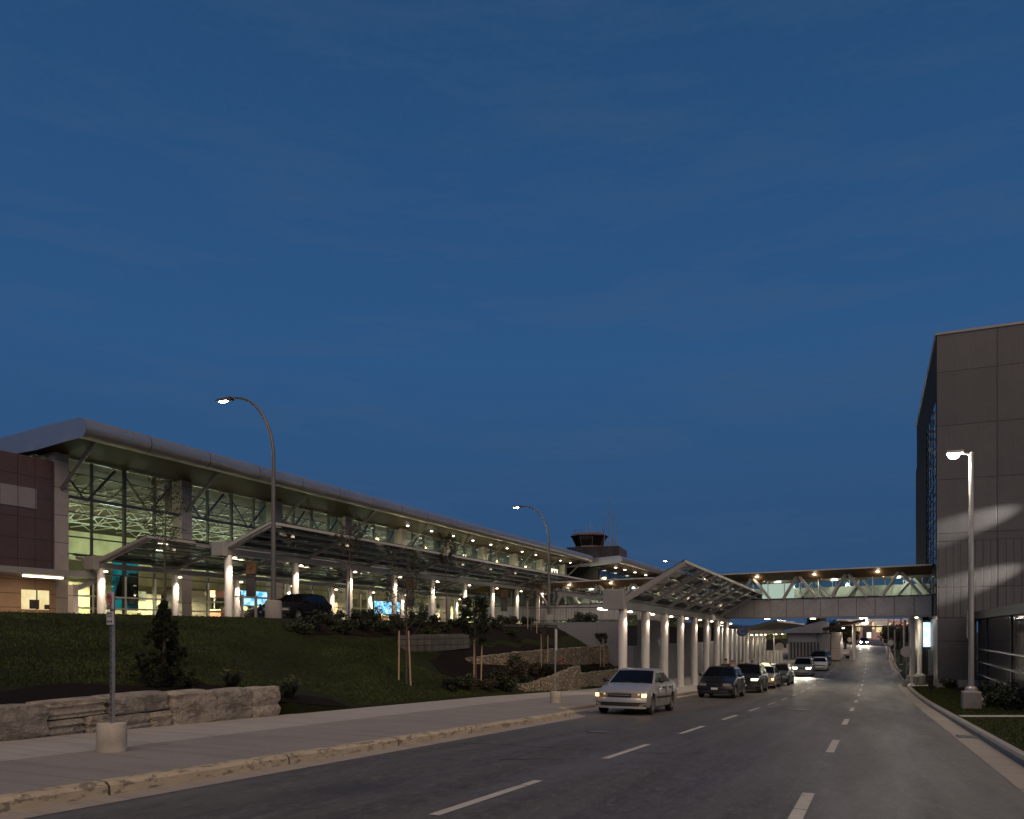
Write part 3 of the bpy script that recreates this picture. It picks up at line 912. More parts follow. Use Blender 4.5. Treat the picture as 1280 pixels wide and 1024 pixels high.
# bright gallery at the near end
light('hall_light', 'POINT', (-53, Y0+2.5, 6.3), 600, (1, .88, .55), T, .4, world=True)
mb = MB()
for k in range(9):
    y = Y0 + .5 + 1.15*k
    mb.box(-52.2, y, 5.4, -52.0, y+.5+.5*random.random(), 6.0+.9*random.random())
mb.build('gallery_desk', M['counterp'], T, world=True)
# soffit downlights along the far half of the eave
for k, y in enumerate([64.5, 69, 73.5, 78, 82.5, 87, 91.5, 96, 100.5, 105, 109]):
    MB().lathe([(.11, 0), (.14, .06)], (-40.0, y, 11.50), 10).build('downlight', M['e_white'], T, world=True)
    light('soffit_light', 'SPOT', (-40.0, y, 11.3), 150, (1, .82, .48), T, .15, spot=120, blend=.8, world=True)
    light('soffit_light', 'POINT', (-40.6, y, 10.4), 40, (1, .80, .42), T, .2, world=True)
# lit partitions deeper in the hall, plus added back-wall panels that glow by themselves
for k in range(30):
    b = random.random()
    y = Y0 + 2 + b*(Y1-Y0-6); x = random.uniform(-63, -48)
    w = random.uniform(.8, 2.6); h = random.uniform(1.6, 2.7)
    MB().box(x-.1, y, TZ+.02, x+.1, y+w, TZ+h).build('partition', [M['counterp'], M['counterd'], M['hallw'], M['counter']][k % 4], T, world=True)
for k in range(40):
    y = Y0 + 3 + (Y1-Y0-8)*k/40 + random.uniform(-1, 1)
    z = random.choice((3.9, 4.3, 5.9, 6.4))
    MB().box(-65.55, y, z, -65.5, y+random.uniform(1, 2.6), z+random.uniform(.5, .9)).build('glow_panel', M['e_glowpanel'], T, world=True)

def hall_thing(name, label, cat, parts, loc, group=None):
    o = empty(name, loc, 0, label, cat, group)
    for pn, mb, mt in parts: mb.build(pn, mt, o)
    return o
# check-in counters glowing pink
for k, (y, lab) in enumerate(((45.5, 'pinkish lit counter inside the terminal, nearest the tall lamp post'), (68.5, 'reddish lit counter inside the terminal below the twin blue screens'))):
    b1 = MB().box(-.6, 0, 0, .6, 5.2, 1.05); b2 = MB().box(-.7, -.1, 1.05, .7, 5.3, 1.12); b3 = MB().box(-.25, -.2, 2.05, .25, 5.4, 2.55)
    b4 = MB(); 
    for yy in (0, 2.6, 5.2): b4.tube([(0, yy, 1.12), (0, yy, 2.05)], .06, 8)
    o = hall_thing('service_counter', lab, 'counter', [('body', b1, M['counter']), ('counter_top', b2, M['counterp']), ('header', b3, M['counter']), ('post', b4, M['white'])], (-45.2, y, TZ+.02), 'service counters in the terminal')
    light('counter_light', 'POINT', (1.1, 2.6, 2.3), 70, (1, .62, .45), o, .2)
def screen(label, x, y, z, w, h, mt, ry=0):
    o = empty('hanging_screen', (x, y, z), 0, label, 'screen', 'lit screens hung inside the terminal')
    MB().box(-.10, -w/2-.06, -h/2-.06, -.005, w/2+.06, h/2+.06).build('case', M['black'], o)
    MB().box(-.005, -w/2, -h/2, .012, w/2, h/2).build('display', mt, o)
    mb = MB(); mb.tube([(-.05, -w/4, h/2), (-.05, -w/4, h/2+1.2)], .02, 5); mb.tube([(-.05, w/4, h/2), (-.05, w/4, h/2+1.2)], .02, 5)
    mb.build('hanger', M['dark'], o)
    return o
screen('large glowing blue and white screen hung beside the tall lamp post', -41.2, y_at(318, -41.2), 3.95, 2.7, 1.05, M['e_screen'])
screen('left of the twin blue screens hung over the reddish counter', -41.2, y_at(479, -41.2), 3.75, 2.9, 1.15, M['e_screen'])
screen('right of the twin blue screens hung over the reddish counter', -41.2, y_at(494, -41.2), 3.75, 2.5, 1.15, M['e_screen'])
screen('small dim blue monitor between two canopy columns in the terminal hall', -42.9, y_at(380, -42.9), 3.5, .8, .8, M['e_screen'])
o = empty('hanging_poster', (-42.6, y_at(157, -42.6), 4.4), 0, 'tall teal and black poster hanging behind the terminal glass', 'poster')
MB().box(-.02, -.95, -1.55, .02, .95, 1.45).build('sheet', M['teal'], o)
mb = MB()
for k in range(9): mb.prism([(-.9+.2*k, -.9+.3*math.sin(k)), (-.6+.2*k, -.9), (-.45+.16*k, .2+.5*math.sin(k*1.7)), (-.6+.18*k, .9*math.sin(k*.6))], 'x', .022, .03)
mb.box(.022, .2, -1.2, .03, .93, .8)
mb.build('print', M['ink'], o)
MB().box(-.03, -1.0, 1.45, .03, 1.0, 1.52).build('rail', M['dark'], o)
o = empty('lit_sign', (-41.4, y_at(693, -41.4), 9.4), 0, 'white backlit sign with dark marks high on the terminal front', 'sign')
MB().box(-.15, -1.35, -1.15, 0, 1.35, 1.15).build('case', M['dark'], o)
MB().box(0, -1.3, -1.1, .02, 1.3, 1.1).build('face', M['e_sign'], o)
mb = MB()
for (a, b) in ((-.7, .45), (.25, .5)): mb.box(.02, a, b, .03, a+.5, b+.35)
for (a, b) in ((-.6, -.75), (.2, -.5)): mb.box(.02, a, b, .03, a+.3, b+.9)
mb.build('symbol', M['ink'], o)

# ----------------------------------------------------------------- plum tiled block at the near end
A = empty('tiled_annex', (-42, 24, TZ), 0, 'plum tiled block with a grey band at the left end of the terminal', 'building')
ax = -41.5
mb = MB(); mb.box(-60, 10, 4.55, ax, 29.85, 11.0); mb.build('upper_wall', M['annex'], A)
A.children[0].matrix_parent_inverse = Matrix.Translation(-A.location)
o = MB().box(ax-.1, 10, 8.2, ax+.03, 28.85, 9.28).build('grey_band', M['annexgrey'], A); o.matrix_parent_inverse = Matrix.Translation(-A.location)
wy0, wy1 = y_at(27, ax), y_at(63, ax)
mb = MB()
mb.box(-60, 10, TZ-.3, ax-.12, 30.0, 4.55)
mb.box(ax-.12, 10, TZ-.3, ax-.005, wy0, 4.55); mb.box(ax-.12, wy1, TZ-.3, ax-.005, 30.0, 4.55)
mb.box(ax-.12, wy0, TZ-.3, ax-.005, wy1, 2.72); mb.box(ax-.12, wy0, 3.78, ax-.005, wy1, 4.55)
o = mb.build('lower_wall', M['tan'], A); o.matrix_parent_inverse = Matrix.Translation(-A.location)
w = MB().box(ax-.115, wy0, 2.72, ax-.09, wy1, 3.78).build('window', M['e_win'], A); w.matrix_parent_inverse = Matrix.Translation(-A.location)
mb = MB(); mb.box(ax-.08, wy0+.5, 2.75, ax-.06, wy0+1.05, 3.25); mb.box(ax-.08, wy0+1.35, 2.75, ax-.06, wy0+1.8, 3.0); mb.beam((ax-.05, (wy0*.45+wy1*.55), 2.72), (ax-.05, (wy0*.45+wy1*.55), 3.78), .05, .05)
mb.build('frame', M['counterd'], w)
PC = empty('entrance_canopy', (-40, 26, TZ), 0, 'flat slab canopy with a strip lamp below, in front of the plum block', 'canopy')
MB().box(-41.4, 14, 4.42, -38.2, 30.15, 4.62).build('slab', M['steel'], PC, world=True)
MB().box(-38.2, 14, 4.40, -38.1, 30.2, 4.70).build('fascia', M['white'], PC, world=True)
MB().box(-39.6, y_at(30, -39.5), 4.33, -39.4, y_at(78, -39.5), 4.415).build('strip_lamp', M['e_warm'], PC, world=True)
yp = y_at(92, -38.6)
MB().box(-38.8, yp-.16, TZ, -38.4, yp+.16, 4.0).build('post', M['tile'], PC, world=True)
MB().beam((-38.6, yp, 3.75), (-38.25, yp+1.4, 4.4), .2, .25).build('bracket', M['white'], PC, world=True)
light('canopy_lamp', 'AREA', (-39.5, y_at(54, -39.5), 4.3), 60, (1, .75, .45), PC, (.3, 4), world=True, rot=(0, 0, 0))

# ================================================================= glazed canopies
def canopy(name, label, X, ys, zg, zb, wing, back, colr, lampy, group, mt_col, roof_y=None, lamp_w=45, sub=1, box=True, purl=4, fasc=.20):
    """Row of round columns, an edge beam, a glazed wing rising toward the road and a short back wing."""
    y0, y1 = ys[0], ys[-1]; bs = 1.0 if fasc > .3 else .72
    ya, yb = roof_y or (y0-.15, y1+.3)
    o = empty(name, (X, y0, zg(y0)), 0, label, 'canopy', group)
    def st(mb, n, m, **k): return mb.build(n, m, o, world=True, **k)
    for y in ys:
        c = MB().lathe([(colr*1.25, 0), (colr*1.25, .06), (colr, .07), (colr, zb(y)-.2-zg(y)), (colr*.8, zb(y)-.15-zg(y))], (X, y, zg(y)), 18)
        st(c, 'column', mt_col, smooth=True)
    st(MB().beam((X, ya, zb(ya)), (X, yb, zb(yb)), .28 if fasc < .3 else .34, .26 if fasc < .3 else .36), 'beam', M['white'])
    dx, dz = wing; bx, bz = back
    for k in range(len(ys)*sub - (sub-1)):
        f = k/(len(ys)*sub-sub) if len(ys) > 1 else 0
        y = ya+.2 + (yb-ya-.4)*f
        mb = MB()
        mb.beam((X, y, zb(y)+.15), (X+dx, y, zb(y)+dz+.06), .09, .17)
        mb.beam((X, y, zb(y)+.15), (X-bx, y, zb(y)+bz), .09, .16)
        st(mb, 'rafter', M['white'])
    mb = MB()
    for k in range(purl):
        f = k/purl
        p = lambda y: (X+dx*f, y, zb(y)+.30+(dz-.15)*f)
        mb.beam(p(ya), p(yb), .05, .08)
    for k in range(1, 3):
        f = k/2; mb.beam((X-bx*f, ya, zb(ya)+.30+(bz-.15)*f), (X-bx*f, yb, zb(yb)+.30+(bz-.15)*f), .07, .1)
    st(mb, 'purlin', M['white'])
    st(MB().beam((X+dx, ya, zb(ya)+dz+.13), (X+dx, yb, zb(yb)+dz+.13), .09, .13), 'edge_beam', M['bright'])
    n = max(2, int((yb-ya)/2.1))
    mb = MB()
    for i in range(n):
        a, b = ya+(yb-ya)*i/n+.03, ya+(yb-ya)*(i+1)/n-.03
        for j in range(purl):
            f0, f1 = j/purl+.012, (j+1)/purl-.012
            q = lambda y, f, h: (X+dx*f, y, zb(y)+.38+(dz-.15)*f+h)
            mb.add([q(a,f0,0), q(b,f0,0), q(b,f1,0), q(a,f1,0), q(a,f0,.03), q(b,f0,.03), q(b,f1,.03), q(a,f1,.03)], [(0,1,2,3),(4,7,6,5),(0,4,5,1),(1,5,6,2),(2,6,7,3),(3,7,4,0)])
        q = lambda y, f, h: (X-bx*f, y, zb(y)+.38+(bz-.15)*f+h)
        mb.add([q(a,0,0), q(b,0,0), q(b,1,0), q(a,1,0), q(a,0,.03), q(b,0,.03), q(b,1,.03), q(a,1,.03)], [(0,1,2,3),(4,7,6,5),(0,4,5,1),(1,5,6,2),(2,6,7,3),(3,7,4,0)])
    st(mb, 'roof_panel', M['glassroof'])
    for yy in (ya, yb):
        mb = MB(); s = -.06 if yy == ya else .06
        ft = fasc; mb.prism([(X, zb(yy)+.34-ft), (X+dx, zb(yy)+dz+.16-ft*.6), (X+dx, zb(yy)+dz+.16), (X, zb(yy)+.34)], 'y', yy+s-.05, yy+s+.05)
        st(mb, 'end_fascia', M['white'])
    if box:
        st(MB().box(X-.85*bs, ya-.42, zb(ya)-.22, X+.22*bs, ya-.06, zb(ya)-.22+.97*bs), 'gutter_box', M['white'], bevel=.03)
    for y, lx in lampy:
        l = MB().lathe([(.05, .08), (.10, .05), (.12, 0), (.02, -.015)], (X+lx, y-.12, zb(y)-.36), 12).build('lamp', M['e_warm'], o, world=True)
        mb = MB().tube([(X, y+.1, zb(y)-.30), (X+lx, y-.12, zb(y)-.27)], .03, 6)
        b = mb.build('bracket', M['steel'], l); b.matrix_parent_inverse = Matrix.Translation(-o.location)
        light('canopy_light', 'SPOT', (X+lx, y-.12, zb(y)-.45), lamp_w, (1, .80, .60), o, .06, spot=110, blend=.9, world=True)
    return o
G1 = 'glazed canopies in front of the terminal'
c1 = [29.85 + 5.0*k for k in range(15)]
canopy('terminal_canopy', 'glazed canopy close along the terminal front, its end box above the parking sign', -37.7, c1, lambda y: TZ, lambda y: 5.05, (3.6, 1.25), (2.0, .5), .20,
       [(y, .5) for y in c1[::1]], G1, M['whitec'], lamp_w=330)
c2 = [30.1 + 5.0*k for k in range(10)]
canopy('terminal_canopy', 'outer glazed canopy over the drop-off road, behind the curved lamp posts', -29.0, c2, lambda y: TZ-.06, lambda y: 5.45, (2.75, 1.15), (2.2, .45), .19,
       [(y, .5) for y in c2], G1, M['whitec'], roof_y=(30.0, 83.0), lamp_w=260)
c3 = [37.3 + 4.25*k for k in range(8)]
canopy('kerbside_canopy', 'tilted glazed canopy on white columns beside the waiting cars', -11.0, c3, lambda y: zs(y), lambda y: 2.80-.010*(y-37.3), (3.05, 1.85), (3.4, .65), .215,
       [(y, .42) for y in c3], 'canopies along the lower road', M['whitec'], roof_y=(37.2, 68.2), lamp_w=150, purl=5, fasc=.36)
c4 = [73.5 + 3.3*k for k in range(10)]
canopy('kerbside_canopy', 'lower brown canopy on close white columns beyond the footbridge', -10.2, c4, lambda y: zs(y), lambda y: 1.55, (2.6, .75), (3.2, .5), .16,
       [(y, .42) for y in c4], 'canopies along the lower road', M['whitec'], lamp_w=50, box=False)
# slender inner columns of the kerbside shelter, near the wall, and strip lamps
KS = empty('shelter_frame', (-13.6, 78, zs(78)), 0, 'row of slim inner posts with strip lamps behind the kerbside columns', 'shelter frame')
for k in range(9):
    y = 78 + 3.0*k
    MB().tube([(-13.6, y, zs(y)), (-13.6, y, 2.2)], .11, 10).build('post', M['whitec'], KS, world=True, smooth=True)
    MB().box(-13.4, y-.6, 2.02, -13.15, y+.6, 2.12).build('strip_lamp', M['e_white'], KS, world=True)
    light('strip_light', 'AREA', (-13.28, y, 1.98), 60, (1, .84, .6), KS, (.2, 1.1), world=True)
MB().beam((-13.6, 77, 2.2), (-13.6, 103, 2.2), .2, .2).build('beam', M['white'], KS, world=True)
for k, y in enumerate((38.8, 43, 47.5)):
    MB().box(-12.6, y-.5, 2.62, -12.4, y+.5, 2.70).build('strip_lamp', M['e_white'], KS, world=True)
    light('strip_light', 'AREA', (-12.5, y, 2.6), 10, (1, .84, .6), KS, (.2, .9), world=True)

# ----------------------------------------------------------------- banners on the columns
def banner(label, x, y, z0, h, w, top, grp):
    o = empty('column_banner', (x, y, z0), 0, label, 'banner', grp)
    MB().box(-w/2, -.012, 0, w/2, .012, h*.66).build('lower_sheet', M['bannerdark'], o)
    MB().box(-w/2, -.012, h*.66, w/2, .012, h).build('upper_sheet', top, o)
    mb = MB()
    mb.prism([(-w*.22, h*.80), (w*.05, h*.84), (w*.30, h*.93), (w*.12, h*.82), (w*.02, h*.74), (-.02*w, h*.80)], 'y', -.02, -.012)
    mb.build('emblem', M['ink'] if top is M['orange'] else M['sign'], o)
    mb = MB(); mb.beam((-w/2-.05, 0, h+.02), (w/2+.05, 0, h+.02), .03, .03); mb.beam((-w/2-.05, 0, -.02), (w/2+.05, 0, -.02), .03, .03)
    mb.build('rod', M['steel'], o)
    return o
for i, (y, lab) in enumerate(((c2[0], 'orange and navy banner on the first column of the outer canopy'), (c2[3], 'orange and navy banner beside the staked sapling, under the outer canopy'), (c2[6], 'orange and navy banner behind the leafy staked tree'), (c2[8], 'orange and navy banner left of the far lamp post'))):
    banner(lab, -28.25, y+.75, 3.25, 1.75, .62, M['orange'], 'banners on the terminal canopy columns')
for i, (y, lab) in enumerate(((c3[1], 'green topped navy banner between the two nearest kerbside columns'), (c3[3]+2.1, 'green topped navy banner above the space between silver and black cars'), (c3[5]+1.8, 'green topped navy banner above the black hatchback roof'), (c3[7], 'green topped navy banner next to the round blue sign'), (86, 'green topped navy banner on the lower brown canopy, left one'), (94, 'green topped navy banner over the round white sign'), (100, 'green topped navy banner at the far end of the lower brown canopy'))):
    banner(lab, -11.9 if y < 70 else -9.7, y+.35, (.75 if y < 70 else -.4), 1.65, .72, M['bannergreen'], 'banners on the kerbside canopy columns')

# ================================================================= second terminal block, vestibule, tower
B2 = empty('terminal_wing', (-40, 130, TZ), 0, 'farther terminal wing with a white curved roof end and lamps under its eave', 'terminal')
roof(B2, -34.0, 12.9, 114.9, 172)
MB().box(-60, 116, TZ, -38.0, 170, 8.6).build('wall', M['hallw'], B2, world=True)
mb = MB()
for k in range(22): mb.box(-37.98, 116.3+2.4*k, 9.0, -37.9, 118.5+2.4*k, 11.2)
mb.build('glazing', M['glassfin'], B2, world=True)
MB().box(-60, 116, 8.6, -38.05, 170, 11.4).build('clerestory', M['dark'], B2, world=True)
MB().box(-42, 112.5, 8.5, -29.5, 150, 8.85).build('lower_roof', M['white'], B2, world=True)
for k, y in enumerate((119, 124, 130, 137)):
    MB().lathe([(.2, 0), (.22, .06)], (-36.2, y, 11.42), 10).build('downlight', M['e_white'], B2, world=True)
    light('soffit_light', 'SPOT', (-36.2, y, 11.3), 200, (1, .82, .5), B2, .15, spot=130, world=True)
    light('soffit_light', 'POINT', (-36.2, y, 10.2), 60, (1, .8, .45), B2, .2, world=True)
MB().lathe([(.2, 0), (.22, .06)], (-33, 122, 8.4), 10).build('downlight', M['e_white'], B2, world=True)
V = empty('glass_vestibule', (-33, 100, TZ), 0, 'green glass stair enclosure at the corner of the terminal above the concrete wall', 'vestibule')
MB().box(-40.5, 96, TZ, -33, 104, 5.2).build('glass_wall', M['glass'], V, world=True)
MB().box(-40.7, 95.8, 5.2, -30.5, 104.5, 6.9).build('parapet', M['wallconcx'], V, world=True)
MB().box(-40.7, 95.2, 6.9, -29.5, 105, 7.05).build('roof', M['steel'], V, world=True)
mb = MB()
for k in range(9): mb.box(-40.5+.93*k, 95.93, TZ, -40.44+.93*k, 95.99, 5.2)
for z in (2.9, 3.7, 4.5): mb.box(-40.5, 95.93, z, -33, 95.985, z+.06)
mb.build('mullion_grid', M['mullp'], V, world=True)
MB().box(-33.0, 95.85, TZ, -32.6, 96.25, 5.2).build('post', M['tile'], V, world=True)
MB().box(-40.4, 100, TZ, -33.2, 100.2, 5.1).build('inner_wall', M['bannergreen'], V, world=True)
light('stair_light', 'POINT', (-37, 98, 4.6), 60, (.6, 1, .55), V, .3, world=True)

K = empty('control_tower', (-64, 188, TZ-1.4), R(8), 'airport control tower with dark slanted cab windows behind the terminal roof', 'control tower')
hx = lambda r, a0=R(22.5): [(r*math.cos(a0+2*math.pi*k/8), r*math.sin(a0+2*math.pi*k/8)) for k in range(8)]
MB().box(-3.9, -6, 0, 8.5, 6, 21.2).build('shaft', M['brown'], K)
MB().box(-4.3, -6.4, 18.6, 8.4, 6.4, 21.3).build('parapet', M['brown'], K)
def frus(r0, z0, r1, z1):
    mb = MB(); a, b = hx(r0), hx(r1)
    mb.add([(x, y, z0) for x, y in a]+[(x, y, z1) for x, y in b], [(i, (i+1) % 8, 8+(i+1) % 8, 8+i) for i in range(8)]+[tuple(range(7, -1, -1)), tuple(range(8, 16))]); return mb
frus(3.6, 21.3, 3.5, 22.0).build('cab_base', M['brown'], K)
cabg = frus(3.3, 22.0, 4.3, 24.2).build('cab_window', M['glassdark'], K)
mb = MB()
for (x0, y0), (x1, y1) in zip(hx(3.34), hx(4.34)): mb.beam((x0, y0, 22.0), (x1, y1, 24.2), .16, .16)
mb.build('frame', M['brown'], cabg)
frus(4.5, 24.2, 4.8, 24.5).build('cab_roof', M['soffit'], K)
frus(4.8, 24.5, 4.2, 25.0).build('cab_roof', M['brown'], K)
for k, (x, y, h) in enumerate(((-2.5, -2, 2.0), (-1, 1, 2.6), (.5, -1, 3.2), (1.5, -2, 2.4), (2.6, 0, 2.0), (.9, -2.4, 1.6), (3.2, -1, 1.7))):
    MB().tube([(x, y, 24.9), (x, y, 24.9+h)], [.06, .03], 6).build('antenna', M['polepale'], K)
mb = MB()
for k in range(10):
    a = 2*math.pi*k/10; b = 2*math.pi*(k+1)/10
    mb.tube([(3.9*math.cos(a), 3.9*math.sin(a), 25), (3.9*math.cos(a), 3.9*math.sin(a), 26)], .03, 5)
    mb.beam((3.9*math.cos(a), 3.9*math.sin(a), 26), (3.9*math.cos(b), 3.9*math.sin(b), 26), .05, .05)
mb.build('roof_rail', M['steel'], K)
for k, (x, h) in enumerate(((4.5, 9.5), (5.5, 12), (6.5, 9.0), (7.4, 8.3))):
    mb = MB(); mb.tube([(x, -4, 21.3), (x, -4, 22.8), (x, -4, 22.9), (x, -4, 21.3+h)], [.22, .22, .10, .06], 7)
    mb.build('antenna', M['steel'], K)
for k, (px_, X, h) in enumerate(((690, -62, 18.5), (706, -62, 14.5))):
    y = y_at(px_, X)
    tag(MB().tube([(X, y, 8), (X, y, h)], [.06, .03], 6).build('roof_antenna', M['steel']), ['taller thin antenna rod on the roof left of the control tower', 'shorter thin antenna rod on the roof just left of the control tower'][k], 'antenna', 'antenna rods on the terminal roof')

# ================================================================= footbridge over the road
FB = empty('footbridge', (3.75, 62.2, 0), R(180-14), 'enclosed glazed footbridge crossing the road with slanted A-frame trusses', 'footbridge')
# local: x runs from the right-hand building toward the terminal, y toward the camera is +
L = 42.0
MB().box(0, -3.6, 2.62, L, -.02, 4.02).build('deck_core', M['steel'], FB)
MB().box(0, -.02, 2.66, L, .06, 4.02).build('side_panel', M['bridgepanel'], FB)
MB().box(0, -.05, 2.54, L, .12, 2.655).build('bottom_trim', M['white'], FB)
MB().box(0, -.05, 4.022, L, .10, 4.09).build('top_trim', M['dark'], FB)
MB().prism([(.10, 5.48), (1.36, 5.995), (-4.56, 5.995), (-3.6, 5.48)], 'x', -.25, L).build('soffit', M['bsoffit'], FB)
MB().box(-.3, -4.6, 6.0, L+.2, 1.40, 6.10).build('roof', M['bright'], FB)
MB().add([(0, 0, 4.09), (L, 0, 4.09), (L, 0, 5.48), (0, 0, 5.48)], [(0, 1, 2, 3)]).build('glazing', M['glassb'], FB)
MB().box(0, -3.53, 4.09, L, -3.47, 5.05).build('parapet', M['frost'], FB)
MB().add([(0, -3.5, 5.05), (L, -3.5, 5.05), (L, -3.5, 5.48), (0, -3.5, 5.48)], [(0, 1, 2, 3)]).build('glazing', M['glassb'], FB)
mb = MB()
for k in range(int(L/1.28)+1): 
    mb.box(1.28*k-.02, -.03, 4.09, 1.28*k+.02, .03, 5.48); mb.box(1.28*k-.02, -3.53, 5.06, 1.28*k+.02, -3.47, 5.48)
mb.build('mullion', M['mullp'], FB)
for k in range(10):
    x = 1.9 + 3.55*k
    for yy, nm in ((.16, 'truss'), (-3.3, 'truss')):
        mb = MB()
        for s in (-1, 1): mb.beam((x+s*.09, yy+(.42 if yy > 0 else 0), 5.70 if yy > 0 else 5.48), (x+s*1.25, yy, 4.06), .17, .26, up=(0, 1, 0))
        mb.build(nm, M['bright'], FB)
for k in range(7):
    x = 1.6 + 4.4*k
    MB().lathe([(.10, 0), (.12, .04)], (x+1.7, .85, 5.755), 10).build('downlight', M['e_white'], FB)
    light('bridge_light', 'POINT', (x+1.7, .80, 5.60), 14, (1, .84, .55), FB, .1)
    light('bridge_light', 'POINT', (x+1, -1.8, 5.2), 85, (1, .97, .76), FB, .2)
    MB().box(x+.8, -1.95, 5.42, x+1.3, -1.75, 5.475).build('ceiling_lamp', M['e_cool'], FB)
MB().box(9.9, -1.2, 4.1, 12.4, -1.1, 5.3).build('lit_board', M['e_board'], FB)
for k in range(4):
    x = 1.0 + 3.6*k
    MB().box(x+.2, -1.7, 2.50, x+.55, -1.5, 2.56).build('underside_lamp', M['e_white'], FB)
    light('underside_light', 'AREA', (x+.4, -1.6, 2.45), 100, (1, .88, .66), FB, (.7, .5))
# supports
for k, (x, y) in enumerate(((1.35, -.6), (1.35, -3.0))):
    mb = MB(); mb.tube([(x, y, zr(62)-.1), (x, y, 2.62)], .17, 14)
    c = mb.build('pillar', M['whitec'], FB, smooth=True)
    MB().lathe([(.45, 0), (.42, .75), (.25, .85)], (x, y, zr(62)), 12).build('plinth', M['conc'], c)

# ================================================================= building on the right
RB = empty('office_block', (12, 58.8, zr(58)), 0, 'tall charcoal block with a flat panelled front at the right of the road', 'building')
fx0, fy = 3.85, 58.8
MB().box(fx0, fy, 7.4, 34, 84, 20.85).build('upper_wall', M['facade'], RB, world=True)
MB().box(fx0, fy+.02, 2.45, 34, 84, 7.398).build('ribbed_wall', M['facaderib'], RB, world=True)
MB().box(fx0+.03, fy+.06, zr(58)-.6, 6.1, 70, 2.448).build('lower_wall', M['facade'], RB, world=True)
MB().box(fx0-.02, fy-.10, zr(58)-.2, 6.2, fy+.055, zr(58)+.72).build('plinth', M['conc'], RB, world=True)
MB().box(fx0-.12, fy-.06, 20.852, 34, 84.1, 21.0).build('coping', M['white'], RB, world=True)
MB().box(fx0-.035, fy+.012, 16.62, fx0-.002, 84, 20.845).build('side_dark_cover', M['soffit'], RB, world=True)  # matt dark sheet added so the upper wall shows no sky reflection
sg = MB().box(fx0-.06, fy+.35, 2.6, fx0-.002, fy+9.2, 16.6).build('side_glazing', M['glassfin'], RB, world=True)
mb = MB()
for k in range(23): mb.box(fx0-.11, fy+.5, 2.8+.60*k, fx0-.062, fy+8.9, 2.84+.60*k)
for k in range(3): mb.box(fx0-.10, fy+2.6+2.4*k, 2.6, fx0-.06, fy+2.72+2.4*k, 16.6)
f = mb.build('louvre', M['dark'], sg); f.matrix_parent_inverse = Matrix.Translation(-RB.location)
MB().box(fx0-.12, fy+9.25, 2.6, fx0-.04, fy+25, 16.6).build('side_frame', M['soffit'], RB, world=True)
MB().box(fx0-.5, 68, zr(60)-.5, fx0, 84, 2.6).build('entrance_wall', M['dark'], RB, world=True)
# low glazed wing running toward the camera
WG = empty('glazed_wing', (5.9, 48, zr(48)), 0, 'low dark glazed wing with pale horizontal rails beside the shrubs at right', 'building')
wx = 5.9
MB().box(wx+.25, 26, zr(58)-.4, 14, 58.6, 2.30).build('glass_wall', M['glassdark'], WG, world=True)
MB().box(wx-.05, 25.6, 2.30, 14.2, 58.7, 2.75).build('eave', M['facade'], WG, world=True)
for z in (.40, -.38, -1.15): MB().box(wx+.12, 26, z, wx+.252, 58.6, z+.07).build('rail', M['steel'], WG, world=True)
mb = MB()
for k in range(4): mb.box(wx+.20, 27+9.0*k, -2, wx+.253, 27.1+9.0*k, 2.3)
mb.build('mullion', M['dark'], WG, world=True)

# ================================================================= lamps
def gooseneck(label, X, Y, zg, zt=9.65, arm=2.6, pw=700):
    o = empty('street_lamp', (X, Y, zg), 0, label, 'street lamp', 'curved lamp posts along the terrace')
    MB().lathe([(.34, 0), (.34, .72), (.30, .80)], (0, 0, 0), 16).build('concrete_base', M['conc'], o, smooth=True)
    H = zt - zg
    pts = [(0, 0, .78), (0, 0, H-2.9)]
    rad = [.115, .075]
    for k in range(1, 13):
        a = math.pi/2*k/12*1.06
        pts.append((-2.15*(1-math.cos(a)), 0, H-2.9+2.75*math.sin(a))); rad.append(.075-.0028*k)
    MB().tube(pts, rad, 12).build('pole', M['pole'], o, smooth=True)
    ex, ez = pts[-1][0], pts[-1][2]
    h = MB(); h.prism([(ex+.15, ez+.07), (ex-.55, ez+.05), (ex-.72, ez-.02), (ex-.6, ez-.06), (ex+.12, ez-.06)], 'y', -.15, .15)
    hd = h.build('lamp_head', M['pole'], o, bevel=.02)
    MB().ball((ex-.36, 0, ez-.055), (.24, .11, .055), 12).build('lens', M['e_street'], hd, smooth=True)
    light('lamp_light', 'SPOT', (ex-.34, 0, ez-.2), pw, (1, .90, .74), o, .12, spot=150, blend=.6)
    return o
gooseneck('tall curved lamp post with a concrete base on the bank, nearest the camera', -22.5, y_at(342, -22.5), TZ-.05, 11.55)
gooseneck('curved lamp post at the far end of the terminal canopy', -22.3, y_at(686, -22.3), TZ-.05, 11.3)
gooseneck('distant curved lamp post above the kerbside canopy roof', -22.3, y_at(857, -22.3), TZ-.05, 11.1)

